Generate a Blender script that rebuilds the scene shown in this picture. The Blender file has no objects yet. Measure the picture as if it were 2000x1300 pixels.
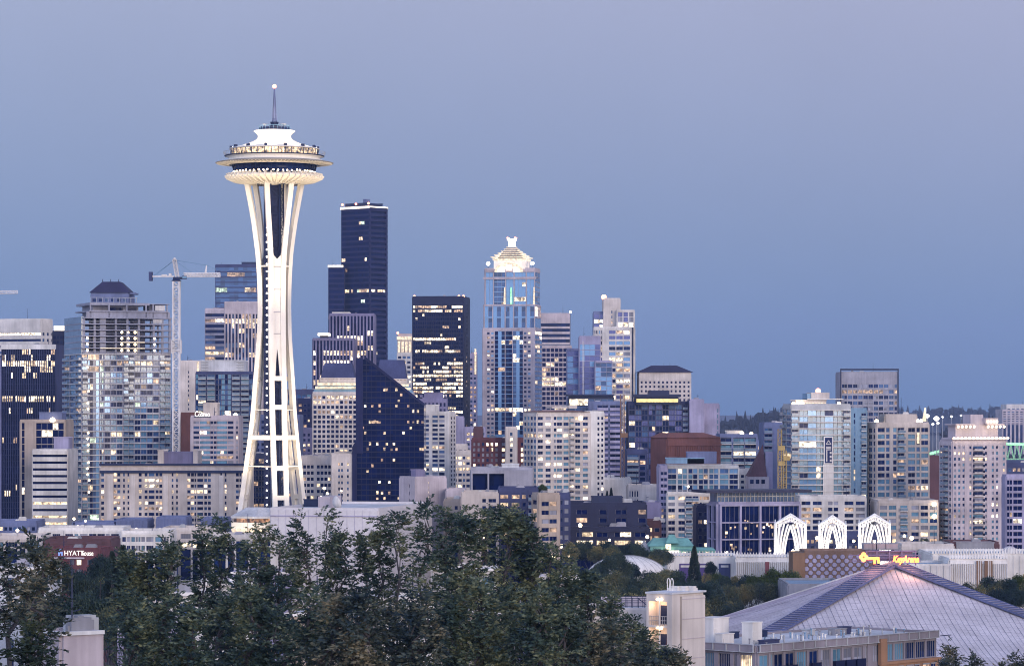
import bpy, math, random
import numpy as np
from mathutils import Vector, Matrix
R = math.radians
random.seed(7)
rng = np.random.default_rng(11)
SC = bpy.context.scene
COL = SC.collection

# ---------------------------------------------------------------- camera, sky, light, exposure
F, CAMZ, HOR = 6500.0, 67.0, 800.0            # metres per unit of picture at distance Y: Y / F
cd = bpy.data.cameras.new('camera'); cam = bpy.data.objects.new('camera', cd); COL.objects.link(cam)
cam.location = (0, 0, CAMZ); cam.rotation_euler = (R(90), 0, 0)
cd.sensor_width = 36; cd.lens = F / 2000 * 36; cd.shift_y = 0.075
cd.clip_start = 1; cd.clip_end = 60000
SC.camera = cam

SUN_EL, SUN_AZ = 9.0, 155.0                   # dusk glow, low behind the viewer and to the right
w = bpy.data.worlds.new('World'); SC.world = w; w.use_nodes = True
nt = w.node_tree; nt.nodes.clear()
def wn(t, **k):
    n = nt.nodes.new(t)
    for a, b in k.items(): setattr(n, a, b)
    return n
out = wn('ShaderNodeOutputWorld'); bg = wn('ShaderNodeBackground'); bg2 = wn('ShaderNodeBackground'); add = wn('ShaderNodeAddShader')
tc = wn('ShaderNodeTexCoord'); sx = wn('ShaderNodeSeparateXYZ')
nt.links.new(tc.outputs['Generated'], sx.inputs[0])
def ramp(cols):
    r = wn('ShaderNodeValToRGB'); e = r.color_ramp.elements
    e[0].position, e[0].color = cols[0][0], (*cols[0][1], 1); e[1].position, e[1].color = cols[-1][0], (*cols[-1][1], 1)
    for p, c in cols[1:-1]:
        k = e.new(p); k.color = (*c, 1)
    return r
front = ramp([(0, (.124, .224, .415)), (.03, (.174, .274, .468)), (.07, (.250, .325, .512)), (.125, (.345, .392, .565)), (.4, (.36, .43, .64)), (1, (.26, .34, .58))])
back = ramp([(0, (1.62, 1.66, 2.08)), (.12, (1.55, 1.62, 2.15)), (.4, (1.05, 1.26, 1.95)), (1, (.24, .32, .60))])
nt.links.new(sx.outputs[2], front.inputs[0]); nt.links.new(sx.outputs[2], back.inputs[0])
mr = wn('ShaderNodeMapRange'); mr.inputs[1].default_value = .45; mr.inputs[2].default_value = -.55
nt.links.new(sx.outputs[1], mr.inputs[0])
mx = wn('ShaderNodeMix', data_type='RGBA'); nt.links.new(mr.outputs[0], mx.inputs[0])
nt.links.new(front.outputs[0], mx.inputs[6]); nt.links.new(back.outputs[0], mx.inputs[7])
# slightly pinker towards the right (west) side of the view
mr2 = wn('ShaderNodeMapRange'); mr2.inputs[1].default_value = -.15; mr2.inputs[2].default_value = .3; mr2.inputs[4].default_value = .20
nt.links.new(sx.outputs[0], mr2.inputs[0])
mul = wn('ShaderNodeMath', operation='MULTIPLY'); nt.links.new(mr2.outputs[0], mul.inputs[0])
mrz = wn('ShaderNodeMapRange'); mrz.inputs[2].default_value = .12; nt.links.new(sx.outputs[2], mrz.inputs[0]); nt.links.new(mrz.outputs[0], mul.inputs[1])
mx2 = wn('ShaderNodeMix', data_type='RGBA'); nt.links.new(mul.outputs[0], mx2.inputs[0])
nt.links.new(mx.outputs[2], mx2.inputs[6]); mx2.inputs[7].default_value = (.50, .38, .52, 1)
ns = wn('ShaderNodeTexNoise'); ns.inputs['Scale'].default_value = 9; ns.inputs['Detail'].default_value = 4
nt.links.new(tc.outputs['Generated'], ns.inputs['Vector'])
nm = wn('ShaderNodeMapRange'); nm.inputs[3].default_value = .93; nm.inputs[4].default_value = 1.07; nt.links.new(ns.outputs[0], nm.inputs[0])
vm = wn('ShaderNodeVectorMath', operation='SCALE'); nt.links.new(mx2.outputs[2], vm.inputs[0]); nt.links.new(nm.outputs[0], vm.inputs['Scale'])
nt.links.new(vm.outputs[0], bg.inputs[0]); bg.inputs[1].default_value = 1.0
sky = wn('ShaderNodeTexSky'); sky.sky_type = 'NISHITA'; sky.sun_disc = False
sky.sun_elevation = R(SUN_EL); sky.sun_rotation = R(SUN_AZ); sky.altitude = 100
nt.links.new(sky.outputs[0], bg2.inputs[0]); bg2.inputs[1].default_value = 0.004
nt.links.new(bg.outputs[0], add.inputs[0]); nt.links.new(bg2.outputs[0], add.inputs[1]); nt.links.new(add.outputs[0], out.inputs[0])

sd = bpy.data.lights.new('sun', 'SUN'); sd.energy = 1.9; sd.angle = R(26); sd.color = (1, .80, .62)
sun = bpy.data.objects.new('sun', sd); COL.objects.link(sun)
az, el = R(SUN_AZ), R(SUN_EL)
sdir = Vector((math.sin(az) * math.cos(el), math.cos(az) * math.cos(el), math.sin(el)))   # towards the glow
sun.rotation_euler = (-sdir).to_track_quat('-Z', 'Y').to_euler()
vs = SC.view_settings; vs.view_transform = 'Standard'; vs.look = 'None'; vs.exposure = 0.08; vs.gamma = 1
SC.render.engine = 'CYCLES'
cy = SC.cycles; cy.use_denoising = True; cy.max_bounces = 5; cy.diffuse_bounces = 2; cy.glossy_bounces = 3
cy.transmission_bounces = 3; cy.transparent_max_bounces = 6; cy.volume_bounces = 0; cy.sample_clamp_indirect = 4
cy.use_adaptive_sampling = True; cy.adaptive_threshold = .02; cy.filter_width = 1.05

# ---------------------------------------------------------------- materials
MATS = {}
def _new(name):
    m = bpy.data.materials.new(name); m.use_nodes = True; m.node_tree.nodes.clear()
    o = m.node_tree.nodes.new('ShaderNodeOutputMaterial'); return m, m.node_tree, o
def paint(name, col, rough=.85, var=.22, sc=.12, spec=.3, metal=0, col2=None, fine=.10, streak=True):
    """a weathered painted / cast surface: large blotches, rain streaks and fine grain"""
    m, t, o = _new(name); N = t.nodes.new; L = t.links.new
    b = N('ShaderNodeBsdfPrincipled'); L(b.outputs[0], o.inputs[0])
    b.inputs['Roughness'].default_value = rough; b.inputs['Specular IOR Level'].default_value = spec; b.inputs['Metallic'].default_value = metal
    g = N('ShaderNodeNewGeometry')
    n1 = N('ShaderNodeTexNoise'); n1.inputs['Scale'].default_value = sc; n1.inputs['Detail'].default_value = 5; L(g.outputs['Position'], n1.inputs['Vector'])
    mp = N('ShaderNodeMapping'); mp.inputs['Scale'].default_value = (1.2, 1.2, .07 if streak else 1.2); L(g.outputs['Position'], mp.inputs[0])
    n2 = N('ShaderNodeTexNoise'); n2.inputs['Scale'].default_value = 1; n2.inputs['Detail'].default_value = 3; L(mp.outputs[0], n2.inputs['Vector'])
    c2 = col2 or tuple(c * (1 - var * 1.6) for c in col)
    r1 = N('ShaderNodeMapRange'); r1.inputs[1].default_value = .35; r1.inputs[2].default_value = .7; L(n1.outputs[0], r1.inputs[0])
    mx = N('ShaderNodeMix'); mx.data_type = 'RGBA'; L(r1.outputs[0], mx.inputs[0]); mx.inputs[6].default_value = (*col, 1); mx.inputs[7].default_value = (*c2, 1)
    r2 = N('ShaderNodeMapRange'); r2.inputs[1].default_value = .3; r2.inputs[2].default_value = .75; r2.inputs[3].default_value = 1 + fine; r2.inputs[4].default_value = 1 - fine * 1.5; L(n2.outputs[0], r2.inputs[0])
    v = N('ShaderNodeVectorMath'); v.operation = 'SCALE'; L(mx.outputs[2], v.inputs[0]); L(r2.outputs[0], v.inputs['Scale'])
    L(v.outputs[0], b.inputs['Base Color']); MATS[name] = m; return m
def glass(name, col, rough=.12, spec=.6, var=.5, metal=0.0):
    m, t, o = _new(name); N = t.nodes.new; L = t.links.new
    b = N('ShaderNodeBsdfPrincipled'); L(b.outputs[0], o.inputs[0]); b.inputs['Specular IOR Level'].default_value = spec
    b.inputs['Metallic'].default_value = metal
    g = N('ShaderNodeNewGeometry'); sn = N('ShaderNodeVectorMath'); sn.operation = 'SNAP'; sn.inputs[1].default_value = (3.1, 3.1, 3.4)
    L(g.outputs['Position'], sn.inputs[0]); wnz = N('ShaderNodeTexWhiteNoise'); wnz.noise_dimensions = '3D'; L(sn.outputs[0], wnz.inputs[0])
    r = N('ShaderNodeMapRange'); r.inputs[3].default_value = 1 - var; r.inputs[4].default_value = 1 + var; L(wnz.outputs[0], r.inputs[0])
    v = N('ShaderNodeVectorMath'); v.operation = 'SCALE'; v.inputs[0].default_value = col; L(r.outputs[0], v.inputs['Scale']); L(v.outputs[0], b.inputs['Base Color'])
    r2 = N('ShaderNodeMapRange'); r2.inputs[3].default_value = rough * .9; r2.inputs[4].default_value = rough * 1.3; L(wnz.outputs[0], r2.inputs[0]); L(r2.outputs[0], b.inputs['Roughness'])
    MATS[name] = m; return m
def lit(name, col, s, var=.8, scale=.75, base=(.03, .03, .04)):
    """a lit room behind glass, a lamp, or a wall given its lighting: uneven emission"""
    m, t, o = _new(name); N = t.nodes.new; L = t.links.new
    b = N('ShaderNodeBsdfPrincipled'); L(b.outputs[0], o.inputs[0]); b.inputs['Base Color'].default_value = (*base, 1); b.inputs['Roughness'].default_value = .2
    b.inputs['Emission Color'].default_value = (*col, 1)
    g = N('ShaderNodeNewGeometry'); n = N('ShaderNodeTexNoise'); n.inputs['Scale'].default_value = scale; n.inputs['Detail'].default_value = 2
    L(g.outputs['Position'], n.inputs['Vector'])
    r = N('ShaderNodeMapRange'); r.inputs[1].default_value = .35; r.inputs[2].default_value = .65; r.inputs[3].default_value = s * (1 - var); r.inputs[4].default_value = s * (1 + var)
    L(n.outputs[0], r.inputs[0])
    sn = N('ShaderNodeVectorMath'); sn.operation = 'SNAP'; sn.inputs[1].default_value = (2.7, 2.7, 2.9); L(g.outputs['Position'], sn.inputs[0]); wz = N('ShaderNodeTexWhiteNoise'); L(sn.outputs[0], wz.inputs[0])
    r3 = N('ShaderNodeMapRange'); r3.inputs[3].default_value = .35 if var > .5 else 1; r3.inputs[4].default_value = 1.5 if var > .5 else 1; L(wz.outputs[0], r3.inputs[0])
    mm = N('ShaderNodeMath'); mm.operation = 'MULTIPLY'; L(r.outputs[0], mm.inputs[0]); L(r3.outputs[0], mm.inputs[1]); L(mm.outputs[0], b.inputs['Emission Strength'])
    m.cycles.emission_sampling = 'NONE'; MATS[name] = m; return m
for n, c, k in [
    ('cream', (.62, .56, .52), {}), ('beige', (.54, .475, .43), {}), ('tan', (.44, .36, .30), {}), ('pinkish', (.49, .43, .46), {}),
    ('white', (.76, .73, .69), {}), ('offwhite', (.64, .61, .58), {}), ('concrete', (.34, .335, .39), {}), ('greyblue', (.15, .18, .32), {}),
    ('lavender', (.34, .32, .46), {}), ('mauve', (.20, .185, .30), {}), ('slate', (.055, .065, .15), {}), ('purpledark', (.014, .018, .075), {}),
    ('black', (.004, .009, .050), dict(rough=.5)), ('brick', (.14, .05, .06), dict(sc=.6)), ('brown', (.12, .06, .07), {}), ('rust', (.20, .085, .075), {}),
    ('ochre', (.36, .20, .12), {}), ('roofgrey', (.27, .27, .30), {}), ('roofwhite', (.58, .59, .62), {}), ('mint', (.17, .38, .34), {}),
    ('steel', (.42, .43, .45), dict(rough=.5)), ('darksteel', (.010, .020, .070), dict(rough=.5)), ('bluepanel', (.17, .30, .44), dict(rough=.4)),
    ('needlewhite', (.80, .75, .66), dict(var=.07, fine=.05, rough=.6)), ('cranewhite', (.85, .80, .76), dict(rough=.5)), ('yellow', (.5, .36, .14), {}), ('bark', (.07, .065, .075), {}),
    ('asphalt', (.05, .05, .055), {}), ('ground', (.07, .07, .075), dict(sc=.02)), ('archwhite', (.85, .83, .79), dict(var=.04)),
    ('arenatile', (.60, .555, .585), dict(var=.18, sc=.09, streak=False)), ('seam', (.33, .31, .40), {}), ('ridge', (.11, .13, .26), dict(rough=.6)), ('signbrown', (.20, .13, .10), {}),
    ('hill', (.035, .04, .055), dict(sc=.01, streak=False)), ('bannerblue', (.02, .03, .10), {}), ('bannerpurple', (.10, .07, .22), {}),
    ('bannerred', (.25, .08, .09), {}), ('mansard', (.03, .027, .075), {}), ('redroof', (.22, .12, .11), {}), ('ledgewhite', (.8, .8, .8), {})]:
    paint(n, c, **k)
glass('D', (.005, .016, .070), spec=.14); glass('B', (.035, .085, .20), var=.4, spec=.5); glass('T', (.10, .22, .32), var=.3, spec=.8); glass('C', (.20, .21, .27), rough=.5, var=.5)
glass('P', (.14, .28, .47), var=.06, rough=.08, metal=.2); glass('K', (.002, .008, .055), rough=.06, spec=.04, var=.3); glass('V', (.09, .10, .26), var=.2, rough=.1, metal=.2)
lit('a', (1, .74, .46), 1.2); lit('b', (1, .82, .58), 2.3); lit('c', (1, .64, .40), .65); lit('d', (.75, 1, .72), 1.0); lit('e', (1, .62, .38), .38)
lit('roomwarm', (1, .64, .36), 1.7); lit('capwhite', (1, .86, .70), 2.2, .25); lit('crown', (1, .80, .56), 1.05, .35); lit('yellowband', (1, .80, .30), 1.2, .2)
lit('greenlight', (.35, 1, .45), 1.6, .3); lit('greendim', (.35, .8, .45), .55, .3)
def bulb(name, col, s, sample=False):
    m = lit(name, col, s, 0)
    if sample: m.cycles.emission_sampling = 'AUTO'
    return m
bulb('bulb', (1, .78, .50), 9); bulb('bulbred', (1, .30, .16), 6); bulb('bulbpale', (1, .92, .80), 12); bulb('neonyellow', (1, .52, .06), 3.2); bulb('neonred', (1, .10, .08), 3.0); bulb('signwhite', (1, .95, .88), 1.5); bulb('signblue', (.30, .45, 1), .9)
LIT = 'abcde'

# ---------------------------------------------------------------- mesh helper
class MB:
    def __init__(s): s.v = []; s.f = []; s.m = []; s.sm = []
    def box(s, x0, x1, y0, y1, z0, z1, mi=0, T=None):
        n = len(s.v)
        c = [(x, y, z) for z in (z0, z1) for x, y in ((x0, y0), (x1, y0), (x1, y1), (x0, y1))]
        if T: c = [T(*p) for p in c]
        s.v += c
        fs = [(0, 3, 2, 1), (4, 5, 6, 7), (0, 1, 5, 4), (1, 2, 6, 5), (2, 3, 7, 6), (3, 0, 4, 7)]
        if T: fs = [tuple(reversed(q)) for q in fs]
        for q in fs: s.f.append(tuple(n + i for i in q)); s.m.append(mi); s.sm.append(False)
        return s
    def prism(s, pts, z0, z1, mi=0, top=None):
        n = len(s.v); k = len(pts); tp = top or pts
        s.v += [(x, y, z0) for x, y in pts] + [(x, y, z1) for x, y in tp]
        s.f += [tuple(n + i for i in reversed(range(k))), tuple(n + k + i for i in range(k))] + [(n + i, n + (i + 1) % k, n + k + (i + 1) % k, n + k + i) for i in range(k)]
        s.m += [mi] * (k + 2); s.sm += [False] * (k + 2); return s
    def face(s, pts, mi=0):
        n = len(s.v); s.v += [tuple(p) for p in pts]; s.f.append(tuple(range(n, n + len(pts)))); s.m.append(mi); s.sm.append(False); return s
    def tube(s, p, q, r, r2=None, k=5, mi=0, cap=True):
        p, q = Vector(p), Vector(q); d = q - p
        if d.length < 1e-6: return s
        d.normalize(); u = d.cross(Vector((0, 0, 1)) if abs(d.z) < .9 else Vector((1, 0, 0))).normalized(); w_ = d.cross(u)
        n = len(s.v); r2 = r if r2 is None else r2
        for c, rr in ((p, r), (q, r2)):
            for i in range(k):
                a = 2 * math.pi * i / k + .4; s.v.append(tuple(c + (u * math.cos(a) + w_ * math.sin(a)) * rr))
        for i in range(k): s.f.append((n + i, n + (i + 1) % k, n + k + (i + 1) % k, n + k + i)); s.m.append(mi); s.sm.append(k > 5)
        if cap: s.f += [tuple(n + i for i in reversed(range(k))), tuple(n + k + i for i in range(k))]; s.m += [mi] * 2; s.sm += [False] * 2
        return s
    def bar(s, p, q, wd, th, side, mi=0, wd2=None, th2=None):
        """rectangular beam from p to q; side = unit vector of its width"""
        p, q, side = Vector(p), Vector(q), Vector(side).normalized(); d = (q - p).normalized(); nn = d.cross(side).normalized(); n = len(s.v)
        for c, a, b in ((p, wd, th), (q, wd2 or wd, th2 or th)):
            for i, j in ((-1, -1), (1, -1), (1, 1), (-1, 1)): s.v.append(tuple(c + side * (a / 2 * i) + nn * (b / 2 * j)))
        for q4 in [(0, 3, 2, 1), (4, 5, 6, 7), (0, 1, 5, 4), (1, 2, 6, 5), (2, 3, 7, 6), (3, 0, 4, 7)]: s.f.append(tuple(n + i for i in q4)); s.m.append(mi); s.sm.append(False)
        return s
    def lathe(s, prof, k=64, mi=0, c=(0, 0), smooth=True):
        n = len(s.v)
        for r, z in prof:
            for i in range(k):
                a = 2 * math.pi * i / k; s.v.append((c[0] + r * math.cos(a), c[1] + r * math.sin(a), z))
        for j in range(len(prof) - 1):
            for i in range(k):
                a, b = n + j * k + i, n + j * k + (i + 1) % k; s.f.append((a, b, b + k, a + k)); s.m.append(mi); s.sm.append(smooth)
        s.f.append(tuple(n + i for i in reversed(range(k)))); s.m.append(mi); s.sm.append(False)
        s.f.append(tuple(n + (len(prof) - 1) * k + i for i in range(k))); s.m.append(mi); s.sm.append(False); return s
    def ball(s, c, r, mi=0, k=8):
        return s.lathe([(max(.01, r * math.sin(math.pi * i / 6)), c[2] - r * math.cos(math.pi * i / 6)) for i in range(7)], k, mi, (c[0], c[1]))
    def mesh(s, name, mats):
        me = bpy.data.meshes.new(name); me.from_pydata(s.v, [], s.f)
        for m in (mats if isinstance(mats, (list, tuple)) else [mats]): me.materials.append(MATS[m] if isinstance(m, str) else m)
        me.polygons.foreach_set('material_index', s.m); me.polygons.foreach_set('use_smooth', s.sm); me.update(); return me
    def obj(s, name, mats, parent=None, M=None):
        o = bpy.data.objects.new(name, s.mesh(name, mats)); COL.objects.link(o)
        if parent: o.parent = parent
        if M is not None: o.matrix_basis = M
        return o
def tag(o, label, cat=None, group=None, kind=None):
    if label: o['label'] = label
    if cat: o['category'] = cat
    if group: o['group'] = group
    if kind: o['kind'] = kind
    return o
def empty(name, label, cat, loc=(0, 0, 0), rz=0, group=None):
    o = bpy.data.objects.new(name, None); COL.objects.link(o); o.location = loc; o.rotation_euler = (0, 0, rz); o.empty_display_size = 3
    return tag(o, label, cat, group)
def X(px, Y): return (px - 1000) / F * Y
def Z(py, Y): return CAMZ + (HOR - py) / F * Y
def S(d, Y): return d / F * Y

# ---------------------------------------------------------------- windows / balconies as shared meshes
DEF = {}
def defmesh(key, build, mats):
    if key not in DEF:
        b = MB(); build(b); DEF[key] = (b, mats, None)
    return key
def pane_key(wd, ht, mat, mull):
    wd, ht = round(wd, 2), round(ht, 2); key = ('w', wd, ht, mat, mull)
    def build(b):
        b.box(-wd / 2, wd / 2, -.05, 0, 0, ht, 0)
        fw = .07
        if mull:
            for i in range(mull + 1):
                x = -wd / 2 + fw / 2 + (wd - fw) * i / mull; b.box(x - fw / 2, x + fw / 2, -.10, -.051, 0, ht, 1)
            b.box(-wd / 2 + fw, wd / 2 - fw, -.09, -.051, ht - fw, ht, 1)
    return defmesh(key, build, [mat, 'frame'])
def strip_key(wd, ht, mat): return pane_key(wd, ht, mat, 0)
def balc_key(wd, dp, mat, rail):
    wd = round(wd, 2); key = ('b', wd, dp, mat, rail)
    def build(b):
        b.box(-wd / 2, wd / 2, -dp, 0, -.12, .12, 0)
        if rail == 'glass':
            b.box(-wd / 2, wd / 2, -dp, -dp + .05, .18, 1.0, 1); b.box(-wd / 2, wd / 2, -dp - .02, -dp + .07, 1.01, 1.09, 0)
        elif rail == 'solid': b.box(-wd / 2, wd / 2, -dp, -dp + .12, .121, 1.05, 0)
        else:
            b.box(-wd / 2, wd / 2, -dp, -dp + .06, .98, 1.06, 1)
            n = max(3, int(wd / .5))
            for i in range(n + 1):
                x = -wd / 2 + .04 + (wd - .08) * i / n; b.box(x - .03, x + .03, -dp + .01, -dp + .05, .121, .979, 1)
        for x in (-wd / 2, wd / 2 - .05): b.box(x, x + .05, -dp + .13, 0, .121, 1.0, 1)
    return defmesh(key, build, [mat, 'railglass' if rail == 'glass' else 'darksteel' if rail == 'bars' else mat])
paint('frame', (.30, .29, .31)); glass('railglass', (.16, .22, .28), var=.15)

class Bld:
    """one building: an Empty at its base, walls / windows / balconies / roof pieces as parts"""
    CAP = 100
    def __init__(s, name, label, cat='building', group=None):
        s.e = None; s.args = (name, label, cat, group); s.lists = {}; s.rnd = random.Random(label)
    def vol(s, xl, xr, yt, Y, yb=1120, xc=None, a=0, D=26, zb=0, wall='cream', front=None, side=None, roof='roofgrey', par=.7, base='D', units=2, partname='wall', ch=None, slabmat='offwhite'):
        a = R(a)
        if a == 0:
            ox, W = X(xl, Y), S(xr - xl, Y)
        elif a > 0:
            px = X(xc, Y); tl, tr = (xl - 1000) / F, (xr - 1000) / F
            W = (px - tl * Y) / (math.cos(a) + tl * math.sin(a)) if abs(math.cos(a)) > 0 else 10
            W = (px - tl * Y) / (math.cos(a) + tl * math.sin(a)); D = max(3., (tr * Y - px) / (math.sin(a) - tr * math.cos(a)))
            ox = px - W * math.cos(a); oy = Y + W * math.sin(a)
        else:
            px = X(xc, Y); tl, tr = (xl - 1000) / F, (xr - 1000) / F
            W = (tr * Y - px) / (math.cos(a) + tr * math.sin(a)); D = max(3., (tl * Y - px) / (math.sin(a) - tl * math.cos(a)))
            ox = px; oy = Y
        if a == 0: oy = Y
        s.W, s.D, s.Y, s.a = W, D, Y, a
        Mv = Matrix.Translation((ox, oy, zb)) @ Matrix.Rotation(-a, 4, 'Z')
        if s.e is None:
            s.e = empty(s.args[0], s.args[1], s.args[2], (ox, oy, zb), -a, s.args[3]); s.Mi = Mv.inverted()
        s.M = s.Mi @ Mv; s.zb = zb; H = Z(yt, Y) - zb; s.H = H
        b = MB()
        poly = [(0, 0), (W, 0), (W, D), (0, D)]
        if ch: poly = [(ch, 0), (W - ch, 0), (W, ch), (W, D), (0, D), (0, ch)]
        b.prism(poly, 0, H - .3, 2)
        b.box(-.1, W + .1, 0.0, .5, H - .3 + .002, H + par, 0); b.box(-.1, W + .1, D - .5, D, H - .298, H + par, 0)
        b.box(-.1, .4, .501, D - .501, H - .298, H + par, 0); b.box(W - .4, W + .1, .501, D - .501, H - .298, H + par, 0)
        b.box(.41, W - .41, .51, D - .51, H - .298, H - .1, 1)
        zlow = max(.5, Z(yb, Y) - zb)
        for fc, sd_ in ((front, 'f'), (side, 'r' if a >= 0 else 'l')):
            if fc is None: fc = dict(pat='')
            s.facade(b, sd_, W if sd_ == 'f' else D, H, zlow, fc)
        # sides out of sight get plain wall skins
        for sd_ in 'frl':
            if sd_ != 'f' and sd_ != ('r' if a >= 0 else 'l'): s.facade(b, sd_, D, H, zlow, dict(pat=''))
        b.box(-.05, W + .05, D, D + .25, 0, H - .35, 0)
        b.obj(partname, [wall, roof, base, slabmat], s.e, s.M)
        r = s.rnd
        if units and r.random() < .6: q = MB(); q.tube((0, 0, 0), (0, 0, r.uniform(3, 7)), .12, .06, k=4); q.tube((0, 0, 2), (.9, 0, 2.2), .06, k=4); q.obj('antenna', 'darksteel', s.e, s.M @ Matrix.Translation((r.uniform(.2, .8) * W, r.uniform(.1, .6) * D, H)))
        for _ in range(units):
            ux, uy = r.uniform(.15, .8) * W, r.uniform(.2, .7) * D; q = MB(); l, d2, h = r.uniform(1, 3), r.uniform(1, 2), r.uniform(.7, 1.6)
            q.box(0, l, 0, d2, 0, h); q.box(.2, l - .2, .2, d2 - .2, h, h + .25); q.box(-.25, 0, .3, d2 * .7, 0, h * .6)
            q.obj('roof_unit', r.choice(['steel', 'roofgrey', 'offwhite', 'concrete']), s.e, s.M @ Matrix.Translation((ux, uy, H - .1)))
        return s
    def facade(s, b, sd_, L, H, zlow, fc):
        W, D = s.W, s.D
        T = {'f': lambda u, d, z: (u, -d, z), 'r': lambda u, d, z: (W + d, u, z), 'l': lambda u, d, z: (-d, D - u, z)}[sd_]
        RT = {'f': 0, 'r': R(90), 'l': R(-90)}[sd_]
        pat = fc.get('pat', '')
        pd, sdp = fc.get('pd', .35), fc.get('sd', .27)
        if not pat: b.box(0, L, 0, pd, 0, H, 0, T); return
        fh = S(fc.get('fh', 14), s.Y); tm = S(fc.get('tm', 6), s.Y); wf, hf = fc.get('wf', .7), fc.get('hf', .55)
        wt = {'w': 1.0, 'W': 2.0, 'n': .6, 's': .6, 'S': 1.8, 'b': 1.7, 'g': 1.0, 'G': 2.0, 't': 1.0, '|': .22, 'B': 2.6, 'v': 1.0, 'V': 2.0}
        tot = sum(wt[c] for c in pat); u = 0; cells = []
        for c in pat:
            wd = wt[c] / tot * L; cells.append((c, u, wd)); u += wd
        # piers
        edges = []
        for c, u0, wd in cells:
            if c in 'sS|': edges.append((u0, u0 + wd))
            else:
                k = wf if c in 'wWn' else (1 if c in 'gGtvV' else .92); g = wd * (1 - k) / 2
                if g > .01: edges += [(u0, u0 + g), (u0 + wd - g, u0 + wd)]
        mg = []
        for e0, e1 in edges:
            if mg and e0 - mg[-1][1] < .02: mg[-1][1] = e1
            else: mg.append([e0, e1])
        for e0, e1 in mg: b.box(e0, e1, 0, pd, 0, H - tm, 0, T)
        if tm > 0: b.box(0, L, 0, max(pd, sdp) + .03, H - tm, H, 0, T)
        r = s.rnd; nf = int((H - tm - zlow) / fh + .6); gl = fc.get('g', 'DDDB'); pl = fc.get('lit', .15); Lt = fc.get('L', 'aabcce'); rows = fc.get('rows', 0)
        only = fc.get('only', False); mull = fc.get('mull', 1); rowset = fc.get('rowset', {}); bm = fc.get('bm', 'concrete'); rail = fc.get('rail', 'glass')
        rs = random.Random(s.args[1] + sd_); slab = fc.get('slab', 0); runs = []
        for c, u0, wd in cells:
            if c in 'vV': continue
            if runs and abs(runs[-1][1] - u0) < .01: runs[-1][1] = u0 + wd
            else: runs.append([u0, u0 + wd])
        runs = [(max(.02, p), min(L - .02, q)) for p, q in runs]
        for j in range(nf):
            zt = H - tm - j * fh; z0 = zt - fh
            if z0 < 0: break
            wh = fh * hf; zs = z0 + fh * (1 - hf) * .5 + (fh * .0)
            if hf < .98:
                for r0, r1 in runs: b.box(r0, r1, 0, sdp, zt - fh * (1 - hf) / 2, zt, 0, T); b.box(r0, r1, 0, sdp, z0 + .002, z0 + fh * (1 - hf) / 2, 0, T)
            if slab: b.box(-.05, L + .05, 0, slab, zt - .22, zt + .16, 3, T)
            rp = rowset.get(j, pl); full = rs.random() < rows
            if full: rp = .85
            if j not in rowset and not full: rp *= .7
            last = None
            for c, u0, wd in cells:
                if c in 'sS|': last = None; continue
                if c in 'wWn': k = wf
                elif c in 'gGtvV': k = .985
                else: k = .90
                pw = wd * k
                if last and rs.random() < .45: on = last in LIT
                else: on = rs.random() < rp
                if on: m = last if (last and last in LIT and rs.random() < .6) else rs.choice(Lt)
                else: m = 'T' if c == 't' else gl[int(u0 * 1.7) % len(gl)] if c in 'vV' else rs.choice(gl)
                last = m
                if only and m not in LIT: continue
                uc = u0 + wd / 2
                if c in 'bB':
                    hh = min(fh - .3, fh * .8); zz = z0 + .14
                    s.add('window', pane_key(pw, hh, m, 2), T(uc, 0, zz), RT, m in LIT)
                    s.add('balcony', balc_key(wd * .94, fc.get('bd', 1.3), bm, rail), T(uc, pd * .4, z0), RT, True)
                else:
                    h2, z2 = (fh * .86, z0 + fh * .07) if c in 'vV' else (wh, zs); s.add('window', pane_key(pw, h2, m, mull * (2 if c in 'WGV' else 1) if pw > 1.2 or mull > 1 else 0), T(uc, 0, z2), RT, m in LIT)
        for d_ in fc.get('bands', []):     # extra projecting string courses at picture heights
            z = Z(d_, s.Y) - s.zb; b.box(-.1, L + .1, 0, pd + .35, z - .4, z + .4, 0, T)
    def add(s, name, key, loc, rz, pri):
        s.lists.setdefault(name, []).append((not pri, len(s.lists.get(name, [])), key, s.M @ Matrix.Translation(loc) @ Matrix.Rotation(rz, 4, 'Z')))
    def rb(s, u0, u1, v0, v1, ytop, mat, name='penthouse', zlo=None, fins=False):
        """a box standing on the last volume's roof; u, v as fractions, top at picture height ytop"""
        z0 = s.H if zlo is None else Z(zlo, s.Y) - s.zb; z1 = Z(ytop, s.Y) - s.zb; W, D = s.W, s.D; q = MB()
        q.box(u0 * W, u1 * W, v0 * D, v1 * D, z0 - .05, z1)
        q.box(u0 * W - .15, u1 * W + .15, v0 * D - .15, v0 * D + .2, z1, z1 + .35); q.box(u0 * W - .15, u1 * W + .15, v1 * D - .2, v1 * D + .15, z1, z1 + .35)
        if fins:
            n = max(4, int((u1 - u0) * W / 1.2))
            for i in range(n): x = (u0 + (u1 - u0) * (i + .3) / n) * W; q.box(x, x + .3, v0 * D - .3, v0 * D, z0, z1 - .3)
        return q.obj(name, mat, s.e, s.M)
    def ballat(s, u, v, ytop, r=.9, mat='bulbred', name='beacon', dz=0):
        q = MB(); z = Z(ytop, s.Y) - s.zb; q.ball((u * s.W, v * s.D, z), r, 0); q.tube((u * s.W, v * s.D, s.H - .2), (u * s.W, v * s.D, z - r * .8), .12, mi=1)
        return q.obj(name, [mat, 'darksteel'], s.e, s.M)
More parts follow.
